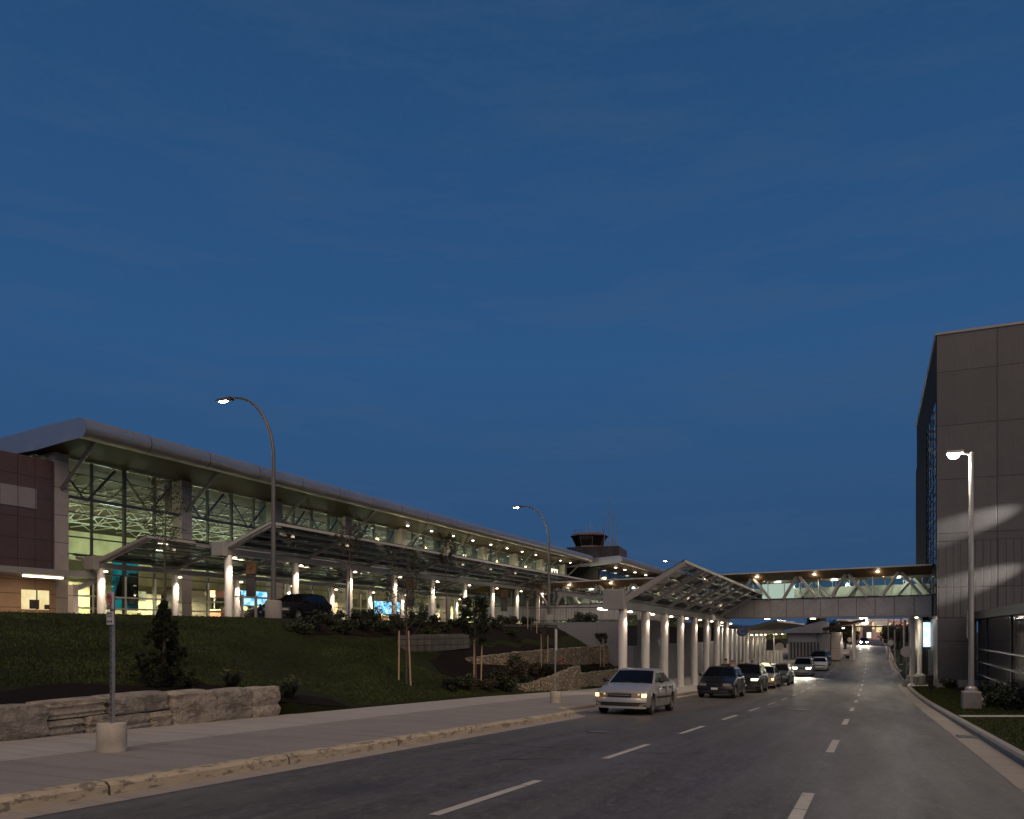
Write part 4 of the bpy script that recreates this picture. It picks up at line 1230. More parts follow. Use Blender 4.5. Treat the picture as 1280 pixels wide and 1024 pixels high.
def straight_lamp(label, X, Y, zg, H=9.0, pw=620, tilt=0):
    o = empty('street_lamp', (X, Y, zg), 0, label, 'street lamp', 'straight lamp posts along the right kerb')
    mb = MB(); mb.box(-.30, -.30, -.1, .30, .30, .62)
    MB_ = mb.build('concrete_base', M['conc'], o, bevel=.03)
    MB().lathe([(.22, .62), (.20, .74), (.13, .80)], (0, 0, 0), 12).build('base_cover', M['polepale'], o)
    MB().tube([(0, 0, .7), (0, 0, H)], [.095, .075], 12).build('pole', M['polepale'], o, smooth=True)
    mb = MB(); mb.beam((0, 0, H-.08), (-.35, -.10, H-.02), .07, .07); mb.box(-.80, -.24, H-.03, -.25, .06, H+.07)
    h = mb.build('lamp_head', M['polepale'], o, bevel=.02)
    MB().ball((-.56, -.09, H-.08), (.19, .14, .14), 14).build('lens', M['e_street'], h, smooth=True)
    light('lamp_light', 'POINT', (-.56, -.09, H-.36), pw, (1, .88, .70), o, .12)
    mb = MB(); mb.box(-.135, -.12, 2.55, -.095, .0, 3.55)
    mb.build('conduit', M['steel'], o)
    return o
straight_lamp('straight lamp post with a glowing head on a square concrete base, right of the road', 3.25, 33.0, zrl(3.25, 33), 9.25)
straight_lamp('straight lamp post under the far side of the footbridge', 3.6, 92, zrl(3.6, 92), 8.6, 600)
straight_lamp('straight lamp post far down the road past the footbridge', 4.2, 130, zrl(3.6, 130), 8.6, 700)


def added_flood_mast(label, X, Y, zg, H, pw):  # unseen mast, added so its two spots streak the dark front with light
    o = empty('added_flood_mast', (X, Y, zg), 0, label, 'flood lamp')
    MB().box(-.28, -.28, -.1, .28, .28, .5).build('concrete_base', M['conc'], o, bevel=.03)
    MB().tube([(0, 0, .5), (0, 0, H)], [.10, .07], 12).build('pole', M['polepale'], o, smooth=True)
    for z, tgt in ((H-.3, (5.2, 58.8, 8.3)), (H-3.9, (5.6, 58.8, 4.6))):
        d = (Vector(tgt) - Vector((X, Y, zg+z))).normalized()
        h = MB().beam(d*.05+Vector((0, 0, z)), d*.42+Vector((0, 0, z)), .34, .24).build('lamp_head', M['polepale'], o, bevel=.02)
        MB().beam(d*.421+Vector((0, 0, z)), d*.43+Vector((0, 0, z)), .28, .18).build('lens', M['e_white'], h)
        light('lamp_light', 'SPOT', tuple(d*.5+Vector((0, 0, z))), pw, (1, .92, .80), o, .05, spot=10, blend=1.0, rot=d.to_track_quat('-Z', 'Y').to_euler())
    return o
added_flood_mast('added mast with two flood lamps making streaks on the charcoal block, unseen at right', 16.5, 56.6, -1.0, 13.2, 42000)
# ground-floor rooms behind the glass: shopfronts and doors facing the road, some with added glowing panels
y = Y0 + .5; k = 0
kinds = ['hallw', 'counterp', 'hallw', 'hallw', 'counterp', 'tan', 'hallw', 'counterd']
while y < Y1 - 1.5:
    w = random.uniform(1.1, 3.4); h = random.choice((2.75, 2.75, 2.3, 2.85))
    x = -49.0 + random.uniform(-1.2, 1.8)
    if random.random() < .9:
        MB().box(x-.12, y, TZ+.02, x, y+w-.12, TZ+h).build('partition', M[kinds[random.randrange(len(kinds))]], T, world=True)
        if random.random() < .35: MB().box(x+.002, y+.2, TZ+1.75, x+.03, y+min(w, 2.0)-.3, TZ+2.45).build('glow_panel', M['e_glowpanel'], T, world=True)
        if random.random() < .4: MB().box(x+.9, y+.1, TZ+.02, x+1.4, y+w*.7, TZ+random.uniform(.8, 1.15)).build('desk', M[random.choice(('counterd', 'counterp', 'counter'))], T, world=True)
    y += w; k += 1
# ================================================================= cars
def make_car(label, x, y, rz, body, kind='sedan', lights='off', cat='car', group='cars waiting along the kerb', scale=1.0, roofsign=False, zground=None, details=True, plate=True, headpw=0):
    P = dict(
        sedan=dict(L=4.42, W=1.72, H=1.42, hood=[(0,.66),(.07,.715),(.28,.77),(.7,.85),(1.25,.94),(1.6,.97),(3.2,.985),(3.55,1.0),(3.7,1.02),(4.25,1.0),(4.36,.94),(4.42,.74)], ws0=1.12, ws1=1.98, rt=2.45, rr1=3.02, rr0=3.72, belt=.95, w1=.83, w2=3.45, r=.305),
        hatch=dict(L=4.20, W=1.76, H=1.50, hood=[(0,.70),(.07,.76),(.3,.82),(.7,.90),(1.15,1.0),(1.6,1.03),(3.9,1.07),(4.12,1.02),(4.2,.80)], ws0=1.02, ws1=1.85, rt=2.4, rr1=3.55, rr0=4.08, belt=1.0, w1=.82, w2=3.42, r=.315),
        suv=dict(L=4.55, W=1.82, H=1.72, hood=[(0,.84),(.06,.90),(.25,.97),(.8,1.03),(1.3,1.10),(1.6,1.13),(4.3,1.16),(4.48,1.12),(4.55,.85)], ws0=1.18, ws1=1.85, rt=2.5, rr1=4.10, rr0=4.46, belt=1.09, w1=.88, w2=3.55, r=.36),
    )[kind]
    L, Wd, H = P['L'], P['W'], P['H']
    zg = zr(y) + .005 if zground is None else zground
    pitch = math.atan2(zr(y+1.3)-zr(y-1.3), 2.6) if zground is None else 0
    o = empty('car', (x, y, zg), 0, label, cat, group)
    o.rotation_euler = (pitch, 0, rz)
    y0 = -L/2
    hw = Wd/2
    wid = [(0, hw*.93), (.06, hw*.955), (.22, hw*.975), (.5, hw*.99), (.9, hw), (L-.9, hw), (L-.35, hw*.975), (L-.08, hw*.95), (L, hw*.92)]
    bot = [(0, .27), (.12, .19), (.5, .17), (L-.5, .19), (L-.1, .27), (L, .34)]
    ar = P['r'] + .055
    ss = sorted(set([round(s, 3) for s in list(np.linspace(0, L, 40)) + [a+ar*math.cos(t) for a in (P['w1'], P['w2']) for t in np.linspace(0, math.pi, 13)] + [0.03, .1, L-.03]]))
    rows = []
    for s in ss:
        w, zb, zt = interp(s, wid), interp(s, bot), interp(s, P['hood'])
        za = zb
        for a in (P['w1'], P['w2']):
            if abs(s-a) < ar: za = max(za, P['r'] + math.sqrt(max(0, ar*ar-(s-a)**2)))
        zm = zb + (zt-zb)*.58
        half = [(0, za if za > zb else zb), (w*.86, max(za, zb)), (w*.965, max(za, zb+.05)), (w, max(za+.005, zb+.16)), (w*1.0, max(za+.01, zm-.06)), (w*1.005, max(za+.015, zm)), (w*.985, max(za+.02, zm+.05)), (w*.955, max(za+.03, zt-.07)), (w*.90, zt-.015), (w*.72, zt+.012), (w*.35, zt+.03), (0, zt+.035)]
        fo, ro = max(0, 1-s/.9), max(0, 1-(L-s)/.7)
        cv = lambda px: y0 + s + .19*(px/hw)**2.6*fo - .12*(px/hw)**2.6*ro
        rows.append([(-px, cv(px), z) for px, z in half[::-1]][:-1] + [(px, cv(px), z) for px, z in half])
    mb = MB(); n = len(rows[0]); base = 0
    mb.grid(rows)
    mats_i = []
    for i in range(len(rows)-1):
        for k in range(n-1): mats_i.append(1 if k in (9, 10, 11, 12) else 0)
    mb.m = mats_i
    for r, rev in ((rows[0], False), (rows[-1], True)):
        mb.add(r, [tuple(range(n))])
    mb.build('body', [body, M['black']], o, smooth=True)
    # cabin
    bz = lambda s: interp(s, P['hood']) - .02
    gw0, gw1 = hw*.905, hw*.70
    zt0, zt1 = H-.055, H-.06
    sideX = lambda z: gw0 + (gw1-gw0)*max(0, (z-P['belt']))/(H-P['belt'])
    roof = [(P['ws1'], zt0), ((P['ws1']+P['rt'])/2, H-.018), (P['rt'], H), ((P['rt']+P['rr1'])/2, H-.012), (P['rr1'], zt1)]
    outline = [(P['ws0'], bz(P['ws0']))] + roof + [(P['rr0'], bz(P['rr0']))]
    mb = MB(); rws = []
    def bow(s, g):               # screens bend backward toward the pillars
        if s <= P['ws1']+.01: return .13*g*g*(1-.75*(s-P['ws0'])/(P['ws1']-P['ws0']))
        if s >= P['rr1']-.01: return -.13*g*g*(.25+.75*(s-P['rr1'])/(P['rr0']-P['rr1']))
        return .03*g*g*(1-2*(s-P['ws1'])/(P['rr1']-P['ws1']))
    full = []
    for (s0_, z0_), (s1_, z1_) in zip(outline[:-1], outline[1:]):
        for f in (0, .5): full.append((s0_+(s1_-s0_)*f, z0_+(z1_-z0_)*f))
    full.append(outline[-1])
    for s, z in full:
        X = sideX(z)
        rws.append([(X*g, y0+s+bow(s, g), z+.02*(1-g*g)-(.035 if abs(g) == 1 and z > P['belt']+.2 else 0)) for g in (-1, -.965, -.88, -.6, -.3, 0, .3, .6, .88, .965, 1)])
    mb.grid(rws)
    for sg in (-1, 1):
        pts = [(sg*sideX(z), y0+s+bow(s, 1), z-.035 if z > P['belt']+.2 else z) for s, z in full]
        pts += [(sg*sideX(bz(P['rr0'])-.1)*1.0, y0+P['rr0'], bz(P['rr0'])-.08), (sg*sideX(P['belt']-.1), y0+P['ws0'], bz(P['ws0'])-.08)]
        mb.add(pts, [tuple(range(len(pts)))])
    mb.build('roof', body, o, smooth=True)
    def pane(nm, a, b, inset0, inset1):
        (s0, z0), (s1, z1) = a, b
        r = []
        for f in (0.0, .5, 1.0):
            s, z = s0+(s1-s0)*f, z0+(z1-z0)*f
            X = sideX(z)
            r.append([(X*g, y0+s+bow(s, g)+(-.010 if s0 < L/2 else .010), z+.02*(1-g*g)+.010) for g in np.linspace(-.905, .905, 11)])
        return MB().grid(r).build(nm, M['carglass'], o, smooth=True)
    lerp = lambda a, b, f: (a[0]+(b[0]-a[0])*f, a[1]+(b[1]-a[1])*f)
    wa, wb = (P['ws0'], bz(P['ws0'])), (P['ws1'], zt0); pane('windscreen', lerp(wa, wb, .03), lerp(wa, wb, .93), 0, 0)
    wa, wb = (P['rr0'], bz(P['rr0'])), (P['rr1'], zt1); pane('rear_window', lerp(wa, wb, .10), lerp(wa, wb, .92), 0, 0)
    mb = MB()
    for g in (-.45, .12): mb.tube([(hw*g, y0+P['ws0']-.03, bz(P['ws0'])+.03), (hw*(g+.42), y0+P['ws0']+.10, bz(P['ws0'])+.09)], .010, 5)
    mb.build('wiper', M['black'], o)
    bp = P['ws1'] + (P['rr1']-P['ws1'])*(.50 if kind != 'suv' else .40)
    for sg in (-1, 1):
        def win(ps):
            top = [(sg*(sideX(z)+.006), y0+s, z) for s, z in ps]
            inn = [(sg*(sideX(z)-.012), y0+s, z) for s, z in ps]
            m_ = MB(); k = len(ps); m_.add(top+inn, [tuple(range(k)), tuple(range(2*k-1, k-1, -1))]+[(i, (i+1) % k, k+(i+1) % k, k+i) for i in range(k)])
            m_.build('side_window', M['carglass'], o)
        zb_, zt_ = P['belt']+.045, H-.125
        fa = P['ws0']+.24 + 0
        fr = lambda z: P['ws0'] + (P['ws1']-P['ws0'])*(z-bz(P['ws0']))/(zt0-bz(P['ws0']))
        rr = lambda z: P['rr0'] + (P['rr1']-P['rr0'])*(z-bz(P['rr0']))/(zt1-bz(P['rr0']))
        win([(fr(zb_)+.16, zb_), (bp-.035, zb_), (bp-.035, zt_), (fr(zt_)+.13, zt_)])
        if kind == 'suv':
            q = P['rr1']-.75
            win([(bp+.035, zb_), (q, zb_+.01), (q, zt_), (bp+.035, zt_)]); win([(q+.09, zb_+.01), (rr(zb_)-.2, zb_+.02), (rr(zt_)-.18, zt_), (q+.09, zt_)])
        else:
            win([(bp+.035, zb_), (rr(zb_)-.30, zb_+.01), (rr(zt_)-.16, zt_), (bp+.035, zt_)])
        # mirror, handles, door gaps, sill moulding
        m_ = MB(); m_.ball((sg*(hw+.06), y0+P['ws0']+.42, P['belt']+.09), (.10, .06, .075), 8); m_.beam((sg*(hw-.09), y0+P['ws0']+.44, P['belt']+.05), (sg*(hw+.05), y0+P['ws0']+.43, P['belt']+.07), .05, .04)
        m_.build('mirror', body if kind != 'sedan' else M['black'], o, smooth=True)
        if details:
            m_ = MB()
            zm = .27 + (P['belt']-.27)*.58
            for s in (P['ws0']+.42, bp+.02, P['rr1']+.38 if kind == 'sedan' else P['w2']-.30):
                m_.box(sg*(hw*1.008), y0+s-.005, .33, sg*(hw*.985), y0+s+.005, P['belt']-.06)
            m_.build('door_gap', M['black'], o)
            m_ = MB()
            for s in (bp-.22, (P['rr1']+.12 if kind == 'sedan' else P['w2']-.42)): m_.box(sg*(hw*.965), y0+s-.10, P['belt']-.14, sg*(hw*1.02), y0+s+.10, P['belt']-.105)
            m_.build('handle', body if kind != 'sedan' else M['black'], o)
            MB().box(sg*hw*.99, y0+P['w1']+.42, .49, sg*(hw*1.013), y0+P['w2']-.42, .55).build('moulding', M['black'] if kind != 'suv' else body, o)
        for s in (P['w1'], P['w2']):
            r = P['r']; c = (sg*(hw-.115), y0+s, r)
            prof = [(r*.60, -.10), (r*.93, -.10), (r, -.07), (r, .07), (r*.93, .10), (r*.62, .095)]
            m_ = MB()
            vs = []; nn = 28
            for pr, pz in prof:
                for k in range(nn):
                    t = 2*math.pi*k/nn
                    vs.append((c[0]+sg*pz, c[1]+pr*math.cos(t), c[2]+pr*math.sin(t)))
            m_.add(vs, [(i*nn+k, i*nn+(k+1) % nn, (i+1)*nn+(k+1) % nn, (i+1)*nn+k) for i in range(len(prof)-1) for k in range(nn)])
            wheel = m_.build('wheel', M['rubber'], o, smooth=True)
            m_ = MB()
            m_.tube([(c[0]-sg*.05, c[1], c[2]), (c[0]+sg*.055, c[1], c[2])], r*.60, 22, mi=1)
            for k in range(6):
                t = 2*math.pi*k/6+.3
                m_.beam((c[0]+sg*.075, c[1], c[2]), (c[0]+sg*.082, c[1]+r*.58*math.cos(t), c[2]+r*.58*math.sin(t)), .06, .03, up=(1, 0, 0))
            m_.tube([(c[0]+sg*.05, c[1], c[2]), (c[0]+sg*.095, c[1], c[2])], .05, 12)
            for k in range(22):
                t = 2*math.pi*k/22; u = 2*math.pi*(k+1)/22
                m_.beam((c[0]+sg*.085, c[1]+r*.60*math.cos(t), c[2]+r*.60*math.sin(t)), (c[0]+sg*.085, c[1]+r*.60*math.cos(u), c[2]+r*.60*math.sin(u)), .02, .035, up=(1, 0, 0))
            m_.build('rim', [M['rim'], M['black']], wheel)
    # nose: grille, intake, lamps, plate
    hz = interp(.1, P['hood'])
    zf = hz-.10
    yl = lambda g: y0 + .19*abs(g)**2.6      # the nose curves back toward the wings
    def front(nm, g0, g1, za, zb, mt, dep=.03, n=8, parent=o):
        r = [[(hw*g, yl(g)-dep+.02*(z > .5), z) for g in np.linspace(g0, g1, n)] for z in (za, (za+zb)/2, zb)]
        bk = [[(hw*g, yl(g)+.08, z) for g in np.linspace(g0, g1, n)] for z in (za, zb)]
        m_ = MB(); m_.grid(r); m_.grid([r[0], bk[0]]); m_.grid([r[2], bk[1]])
        m_.grid([[r[j][0] for j in (0, 1, 2)], [bk[0][0], ((Vector(bk[0][0])+Vector(bk[1][0]))/2)[:], bk[1][0]]])
        m_.grid([[r[j][-1] for j in (0, 1, 2)], [bk[0][-1], ((Vector(bk[0][-1])+Vector(bk[1][-1]))/2)[:], bk[1][-1]]])
        return m_.build(nm, mt, parent, smooth=True)
    front('grille', -.42, .42, zf-.075, zf+.025, M['black'], .012)
    front('grille_bar', -.38, .38, zf-.035, zf-.015, M['chrome'] if kind == 'sedan' else body, .032)
    front('bumper', -.95, .95, .385, zf-.10, body, .035, 14)
    front('air_intake', -.70, .70, .275, .375, M['black'], .012, 10)
    front('lower_lip', -.93, .93, .20, .265, body, .030, 14)
    if plate and kind != 'sedan': front('number_plate', -.17, .17, .40, .50, M['sign'], .055)
    for sg in (-1, 1):
        a, b = (.44, .88) if sg > 0 else (-.88, -.44)
        e = {'off': M['lens'], 'amber': M['lens'], 'on': M['e_head'], 'far': M['e_headfar'], 'warm': M['e_warm']}[lights if not (lights == 'one' ) else ('warm' if sg > 0 else 'off')]
        front('headlight', a, b, zf-.09, zf+.035, e, .014)
        if lights == 'amber':
            a, b = (.79, .93) if sg > 0 else (-.93, -.79)
            front('indicator', a, b, zf-.08, zf+.025, M['e_amber'], .026, 4)
        if lights in ('on', 'far') or headpw:
            light('headlight_beam', 'SPOT', (sg*hw*.66, y0-.15, zf), headpw or 260, (1, .90, .70), o, .06, spot=75, blend=.7, rot=(R(82), 0, R(180)))
    if lights == 'amber':
        light('indicator_glow', 'POINT', (hw*.8, y0-.18, zf), .5, (1, .5, .15), o, .04); light('indicator_glow', 'POINT', (-hw*.8, y0-.18, zf), .5, (1, .5, .15), o, .04)
    # tail lamps
    for sg in (-1, 1):
        MB().box(sg*hw*.60, y0+L-.12, P['belt']-.20, sg*hw*.86, y0+L+.0, P['belt']-.05).build('tail_lamp', M['signred'], o)
    if roofsign:
        mb = MB(); mb.prism([(-.30, 0), (.30, 0), (.22, .16), (-.22, .16)], 'y', -.09, .09)
        mb.v = [(a, b+y0+P['rt'], c+H+.01) for a, b, c in mb.v]
        mb.build('roof_sign', M['e_taxi'], o, bevel=.03)
    if kind == 'suv' and details:
        mb = MB()
        for sg in (-1, 1): mb.tube([(sg*gw1*.86, y0+P['ws1']+.25, H-.0), (sg*gw1*.86, y0+P['ws1']+.35, H+.05), (sg*gw1*.86, y0+P['rr1']-.3, H+.05), (sg*gw1*.86, y0+P['rr1']-.2, H-.02)], .018, 6)
        mb.build('roof_rack', M['dark'], o)
    o.scale = (scale,)*3
    return o
PM = mat('matt_black_paint', (.004, .004, .005), .7, 0, .2, 9, spec=.15)
PA = paint('champagne_silver_paint', (.30, .292, .28)); PB = mat('black_paint', (.007, .007, .008), .3, 0, .1, 20, spec=.35, coat=.12); PC_ = mat('dark_green_paint', (.010, .012, .011), .3, 0, .1, 20, spec=.35, coat=.12)
PD = paint('grey_paint', (.17, .165, .16)); PE = mat('blue_black_paint', (.008, .009, .013), .3, 0, .1, 20, spec=.35, coat=.12); PF = paint('pale_grey_paint', (.30, .31, .30)); PG = paint('white_paint', (.55, .55, .55))
make_car('silver four door sedan with amber lamps lit, first in the row of waiting cars', -7.05, 25.7, 0, PA, 'sedan', 'amber')
make_car('black hatchback with pale plate parked second, behind the silver sedan', -6.98, 41.4, 0, PB, 'hatch', 'off', scale=1.03)
make_car('dark wagon with one bright headlamp between the black hatchback and the taxi', -6.75, 49.6, 0, PC_, 'suv', 'one', headpw=0, scale=.98)
make_car('grey taxi with a glowing yellow roof sign', -6.75, 57.0, 0, PD, 'sedan', 'amber', roofsign=True, scale=1.04)
make_car('dark blue car with unlit lamps right behind the taxi', -6.35, 62.6, 0, PE, 'hatch', 'off', scale=1.04)
make_car('pale sport utility car driving toward the camera with both headlamps on', -5.95, 80.4, 0, PF, 'suv', 'on', group='cars driving on the road', headpw=500)
make_car('white car half hidden behind the lit sport utility car', -5.2, 92.5, 0, PG, 'sedan', 'off', group='cars driving on the road')
make_car('black sport utility car by the grey gate house, behind the white car', -5.7, 102, R(-8), PB, 'suv', 'off', group='cars driving on the road', scale=1.05)
make_car('distant oncoming car with glaring headlamps at the end of the road', -1.5, 176, 0, PB, 'hatch', 'far', group='cars driving on the road', headpw=2500, details=False)
make_car('dark car stopped on the upper drop-off road beside the tall lamp post', -27.4, 33.4, R(6), PM, 'hatch', 'off', group='cars on the drop-off road', zground=TZ-.05, scale=1.0)
make_car('dark sedan on the drop-off road, farther from the tall lamp post', -31.2, 36.5, R(0), PE, 'sedan', 'off', group='cars on the drop-off road', zground=TZ-.05)

# ================================================================= signs and small street things
def text_mesh(name, s, size, mt, parent, loc, rot, sx=1, ext=.004):
    cu = bpy.data.curves.new(name, 'FONT'); cu.body = s; cu.size = size; cu.align_x = 'CENTER'; cu.align_y = 'CENTER'; cu.extrude = ext
    cu.materials.append(mt)
    tmp = bpy.data.objects.new(name, cu); COL.objects.link(tmp); bpy.context.view_layer.update()
    me = bpy.data.meshes.new_from_object(tmp.evaluated_get(bpy.context.evaluated_depsgraph_get())); bpy.data.objects.remove(tmp)
    o = bpy.data.objects.new(name, me); COL.objects.link(o); o.parent = parent
    o.location = loc; o.rotation_euler = rot; o.scale = (sx, 1, 1)
    return o
M['drum'] = concrete('drum_concrete', (.50, .455, .39), 0)
def drum_sign(label, X, Y, rz, H, plates):
    z = zs(Y)
    o = empty('parking_sign', (X, Y, z), rz, label, 'sign', 'parking signs in concrete drums')
    MB().lathe([(.195, 0), (.20, .03), (.196, .16), (.201, .17), (.197, .36), (.192, .40), (.05, .405)], (0, 0, 0), 28).build('concrete_drum', M['drum'], o, smooth=True)
    mb = MB()
    mb.box(-.036, -.012, .40, .036, .0, H); mb.box(-.036, -.0, .40, -.026, .03, H); mb.box(.026, 0, .40, .036, .03, H)
    pst = mb.build('post', M['galv'], o)
    mb = MB()
    for k in range(int((H-.5)/.075)): mb.box(-.009, -.016, .5+.075*k, .009, -.0122, .535+.075*k)
    mb.build('post_hole', M['ink'], pst)
    return o
t = -.5   # pixel 140
xs = -9.85; ysn = y_at(140, xs)
H1 = 2.27
ps = drum_sign('no parking sign on a galvanised post in a round concrete drum, on the near pavement', xs, ysn, R(-14), H1, 2)
def plate(o, z0, z1, w, sub=True):
    pl = MB().box(-w/2, -.030, z0, w/2, -.018, z1).build('sign_plate', M['sign'], o, bevel=.008)
    return pl
w = .205
pl = plate(ps, 2.02, 2.26, .20)
mb = MB(); cz = 2.155; rx, rz_ = .072, .088
for k in range(36):
    a, b = 2*math.pi*k/36, 2*math.pi*(k+1)/36
    mb.beam((rx*math.cos(a), -.033, cz+rz_*math.sin(a)), (rx*math.cos(b), -.033, cz+rz_*math.sin(b)), .006, .02, up=(0, 1, 0))
mb.beam((-rx*.72, -.036, cz+rz_*.72), (rx*.72, -.036, cz-rz_*.72), .02, .006, up=(0, 0, 1))
mb.build('ring', M['signred'], pl)
text_mesh('letter', 'P', .15, M['ink'], pl, (0, -.0315, cz), (R(90), 0, 0), .8)
mb = MB(); mb.box(-.08, -.034, 2.05, .08, -.0305, 2.056); mb.box(-.07, -.034, 2.032, .07, -.0305, 2.038)
mb.build('lettering', M['ink'], pl)
p2 = plate(ps, 1.80, 1.99, .20)
mb = MB(); mb.box(-.08, -.034, 1.955, .08, -.0305, 1.965); mb.box(-.07, -.034, 1.92, .07, -.0305, 1.93); mb.prism([(-.08, 1.85), (-.05, 1.87), (-.05, 1.855), (.05, 1.855), (.05, 1.87), (.08, 1.85), (.05, 1.83), (.05, 1.845), (-.05, 1.845), (-.05, 1.83)], 'y', -.034, -.0305)
mb.build('lettering', M['ink'], p2)
ys2 = y_at(694.5, -10.2)
p3 = drum_sign('sign seen edge on, its thin post in a concrete drum left of the silver sedan', -10.2, ys2, R(98), 2.62, 1)
plate(p3, 1.85, 2.6, .25)

def post_sign(label, X, Y, H, shape, r, mt, base=True, z=None, rz=R(12), cat='sign', grp='traffic signs'):
    z = zrl(X, Y) if z is None else z
    o = empty('traffic_sign', (X, Y, z), rz, label, cat, grp)
    MB().tube([(0, 0, 0), (0, 0, H)], .03, 8).build('post', M['galv'], o)
    n = {'oct': 8, 'round': 24}[shape]
    mb = MB(); mb.prism([(r*math.cos(2*math.pi*(k+.5)/n), H-r*.9+r*math.sin(2*math.pi*(k+.5)/n)) for k in range(n)], 'y', -.045, -.032)
    mb.build('sign_plate', mt, o)
    if base: MB().box(-.25, -.25, -.05, .25, .25, .42).build('concrete_base', M['conc'], o, bevel=.02)
    return o
X = 2.75; Y = y_at(1132.5, X)
X, Y = 2.85, 70
def x_at(px, Y):
    t = (px-640)/995.0
    return Y*(t*C_-S_)/(C_+t*S_)
post_sign('octagonal sign seen from its grey back on a small concrete base, right of the road', x_at(1132.5, 62), 62, 2.75, 'oct', .40, M['signback'])
post_sign('round white sign plate standing among the far canopy columns', x_at(974, 84), 84, 2.9, 'round', .42, M['sign'], False, zs(84))
post_sign('small round sign on the pavement island near the distant headlamps', x_at(1062, 128), 128, 2.6, 'round', .36, M['sign'], False, zs(128))
post_sign('small pale sign left of the far lamp post beyond the footbridge', x_at(1113, 112), 112, 2.7, 'round', .36, M['signback'], False)
# white slim marker post and black bollard
o = empty('marker_post', (x_at(1139, 61), 61, zrl(2.9, 61)), 0, 'slim white post on a flared foot beside the octagonal sign', 'post')
MB().tube([(0, 0, 0), (0, 0, 1.45)], .075, 10).build('shaft', M['sign'], o, smooth=True); MB().lathe([(.26, 0), (.22, .08), (.09, .2)], (0, 0, 0), 12).build('foot', M['sign'], o)
o = empty('bollard', (x_at(1163, 52), 52, zrl(3, 52)), 0, 'black round topped bollard on the grass before the charcoal block', 'bollard')
MB().lathe([(.16, 0), (.16, .08), (.13, .1), (.13, .86), (.16, .9), (.16, 1.0), (.10, 1.08), (.02, 1.1)], (0, 0, 0), 16).build('body', M['black'], o, smooth=True)
MB().lathe([(.134, .70), (.138, .72), (.138, .80), (.134, .82)], (0, 0, 0), 16).build('band', M['dark'], o)
Yk = 66
o = empty('information_kiosk', (x_at(1159, Yk), Yk, zr(Yk)+.15), R(6), 'tall kiosk with a glowing blue and white screen under the footbridge', 'kiosk')
MB().box(-.48, -.12, 0, .48, .12, 4.75).build('case', M['dark'], o)
MB().box(-.30, -.14, 2.75, .30, -.121, 4.55).build('screen', M['e_kiosk'], o)
light('kiosk_glow', 'AREA', (0, -.3, 3.6), 12, (.6, .8, 1), o, (.6, 1.7), rot=(R(90), 0, 0))
# round blue sign with a white hook mark hanging below the canopy
Yh = 64
o = empty('round_sign', (x_at(927.5, Yh), Yh, 1.55), R(14), 'round dark blue sign with a white curved mark under the kerbside canopy', 'sign')
mb = MB(); mb.prism([(.42*math.cos(2*math.pi*k/28), .42*math.sin(2*math.pi*k/28)) for k in range(28)], 'y', -.05, .05); mb.build('disc', mat('sign_blue', (.03, .05, .16), .4), o)
mb = MB()
for k in range(12):
    a, b = R(60+22*k), R(60+22*(k+1))
    mb.beam((.20*math.cos(a), -.058, .20*math.sin(a)), (.20*math.cos(b), -.058, .20*math.sin(b)), .012, .10, up=(0, 1, 0))
mb.build('symbol', M['sign'], o)
MB().tube([(0, 0, .42), (0, 0, .9)], .025, 6).build('hanger', M['steel'], o)
# paving stones and shrubs by the wing
for k in range(9):
    yy = 35.5+1.15*k; xx = 4.35+.05*k+random.uniform(-.2, .2)
    mb = MB(); rock(mb, 0, 0, 0, random.uniform(.5, 1.0), random.uniform(.6, 1.0), random.uniform(.16, .3), random.uniform(-.5, .5), 0, seed=400+k)
    s = mb.build('garden_rock', M['stone'], smooth=True); s.location = (xx, yy, zrl(xx, yy)+.08)
    tag(s, 'flat pale rock in the planting bed behind the straight lamp post', 'rock', 'pale rocks edging the planting bed')

# ================================================================= plants
def leaf_cloud(name, mt, centres, n, spread, size, parent, aspect=.55, up=.2, smoothdir=None):
    """Leaf-sized faces scattered in clumps; the gaps between clumps stay open."""
    cs = np.asarray([c[:3] for c in centres]); rs = np.asarray([c[3] if len(c) > 3 else spread for c in centres])
    k = rng.integers(0, len(cs), n)
    d = rng.normal(0, 1, (n, 3)); d /= np.linalg.norm(d, axis=1)[:, None]
    p = cs[k] + d*(rs[k]*rng.random(n)**.5)[:, None]
    a = rng.normal(0, 1, (n, 3)); a[:, 2] *= .6; a /= np.linalg.norm(a, axis=1)[:, None]
    b = np.cross(a, rng.normal(0, 1, (n, 3))); b /= np.linalg.norm(b, axis=1)[:, None]
    s = size*rng.uniform(.6, 1.4, n)[:, None]
    v = np.empty((n*4, 3)); v[0::4] = p-a*s; v[1::4] = p+b*s*aspect; v[2::4] = p+a*s; v[3::4] = p-b*s*aspect
    me = bpy.data.meshes.new(name)
    me.vertices.add(n*4); me.vertices.foreach_set('co', v.ravel())
    me.loops.add(n*4); me.loops.foreach_set('vertex_index', np.arange(n*4))
    me.polygons.add(n); me.polygons.foreach_set('loop_start', np.arange(0, n*4, 4))
    me.update(calc_edges=True); me.materials.append(mt)
    o = bpy.data.objects.new(name, me); COL.objects.link(o); o.parent = parent
    return o
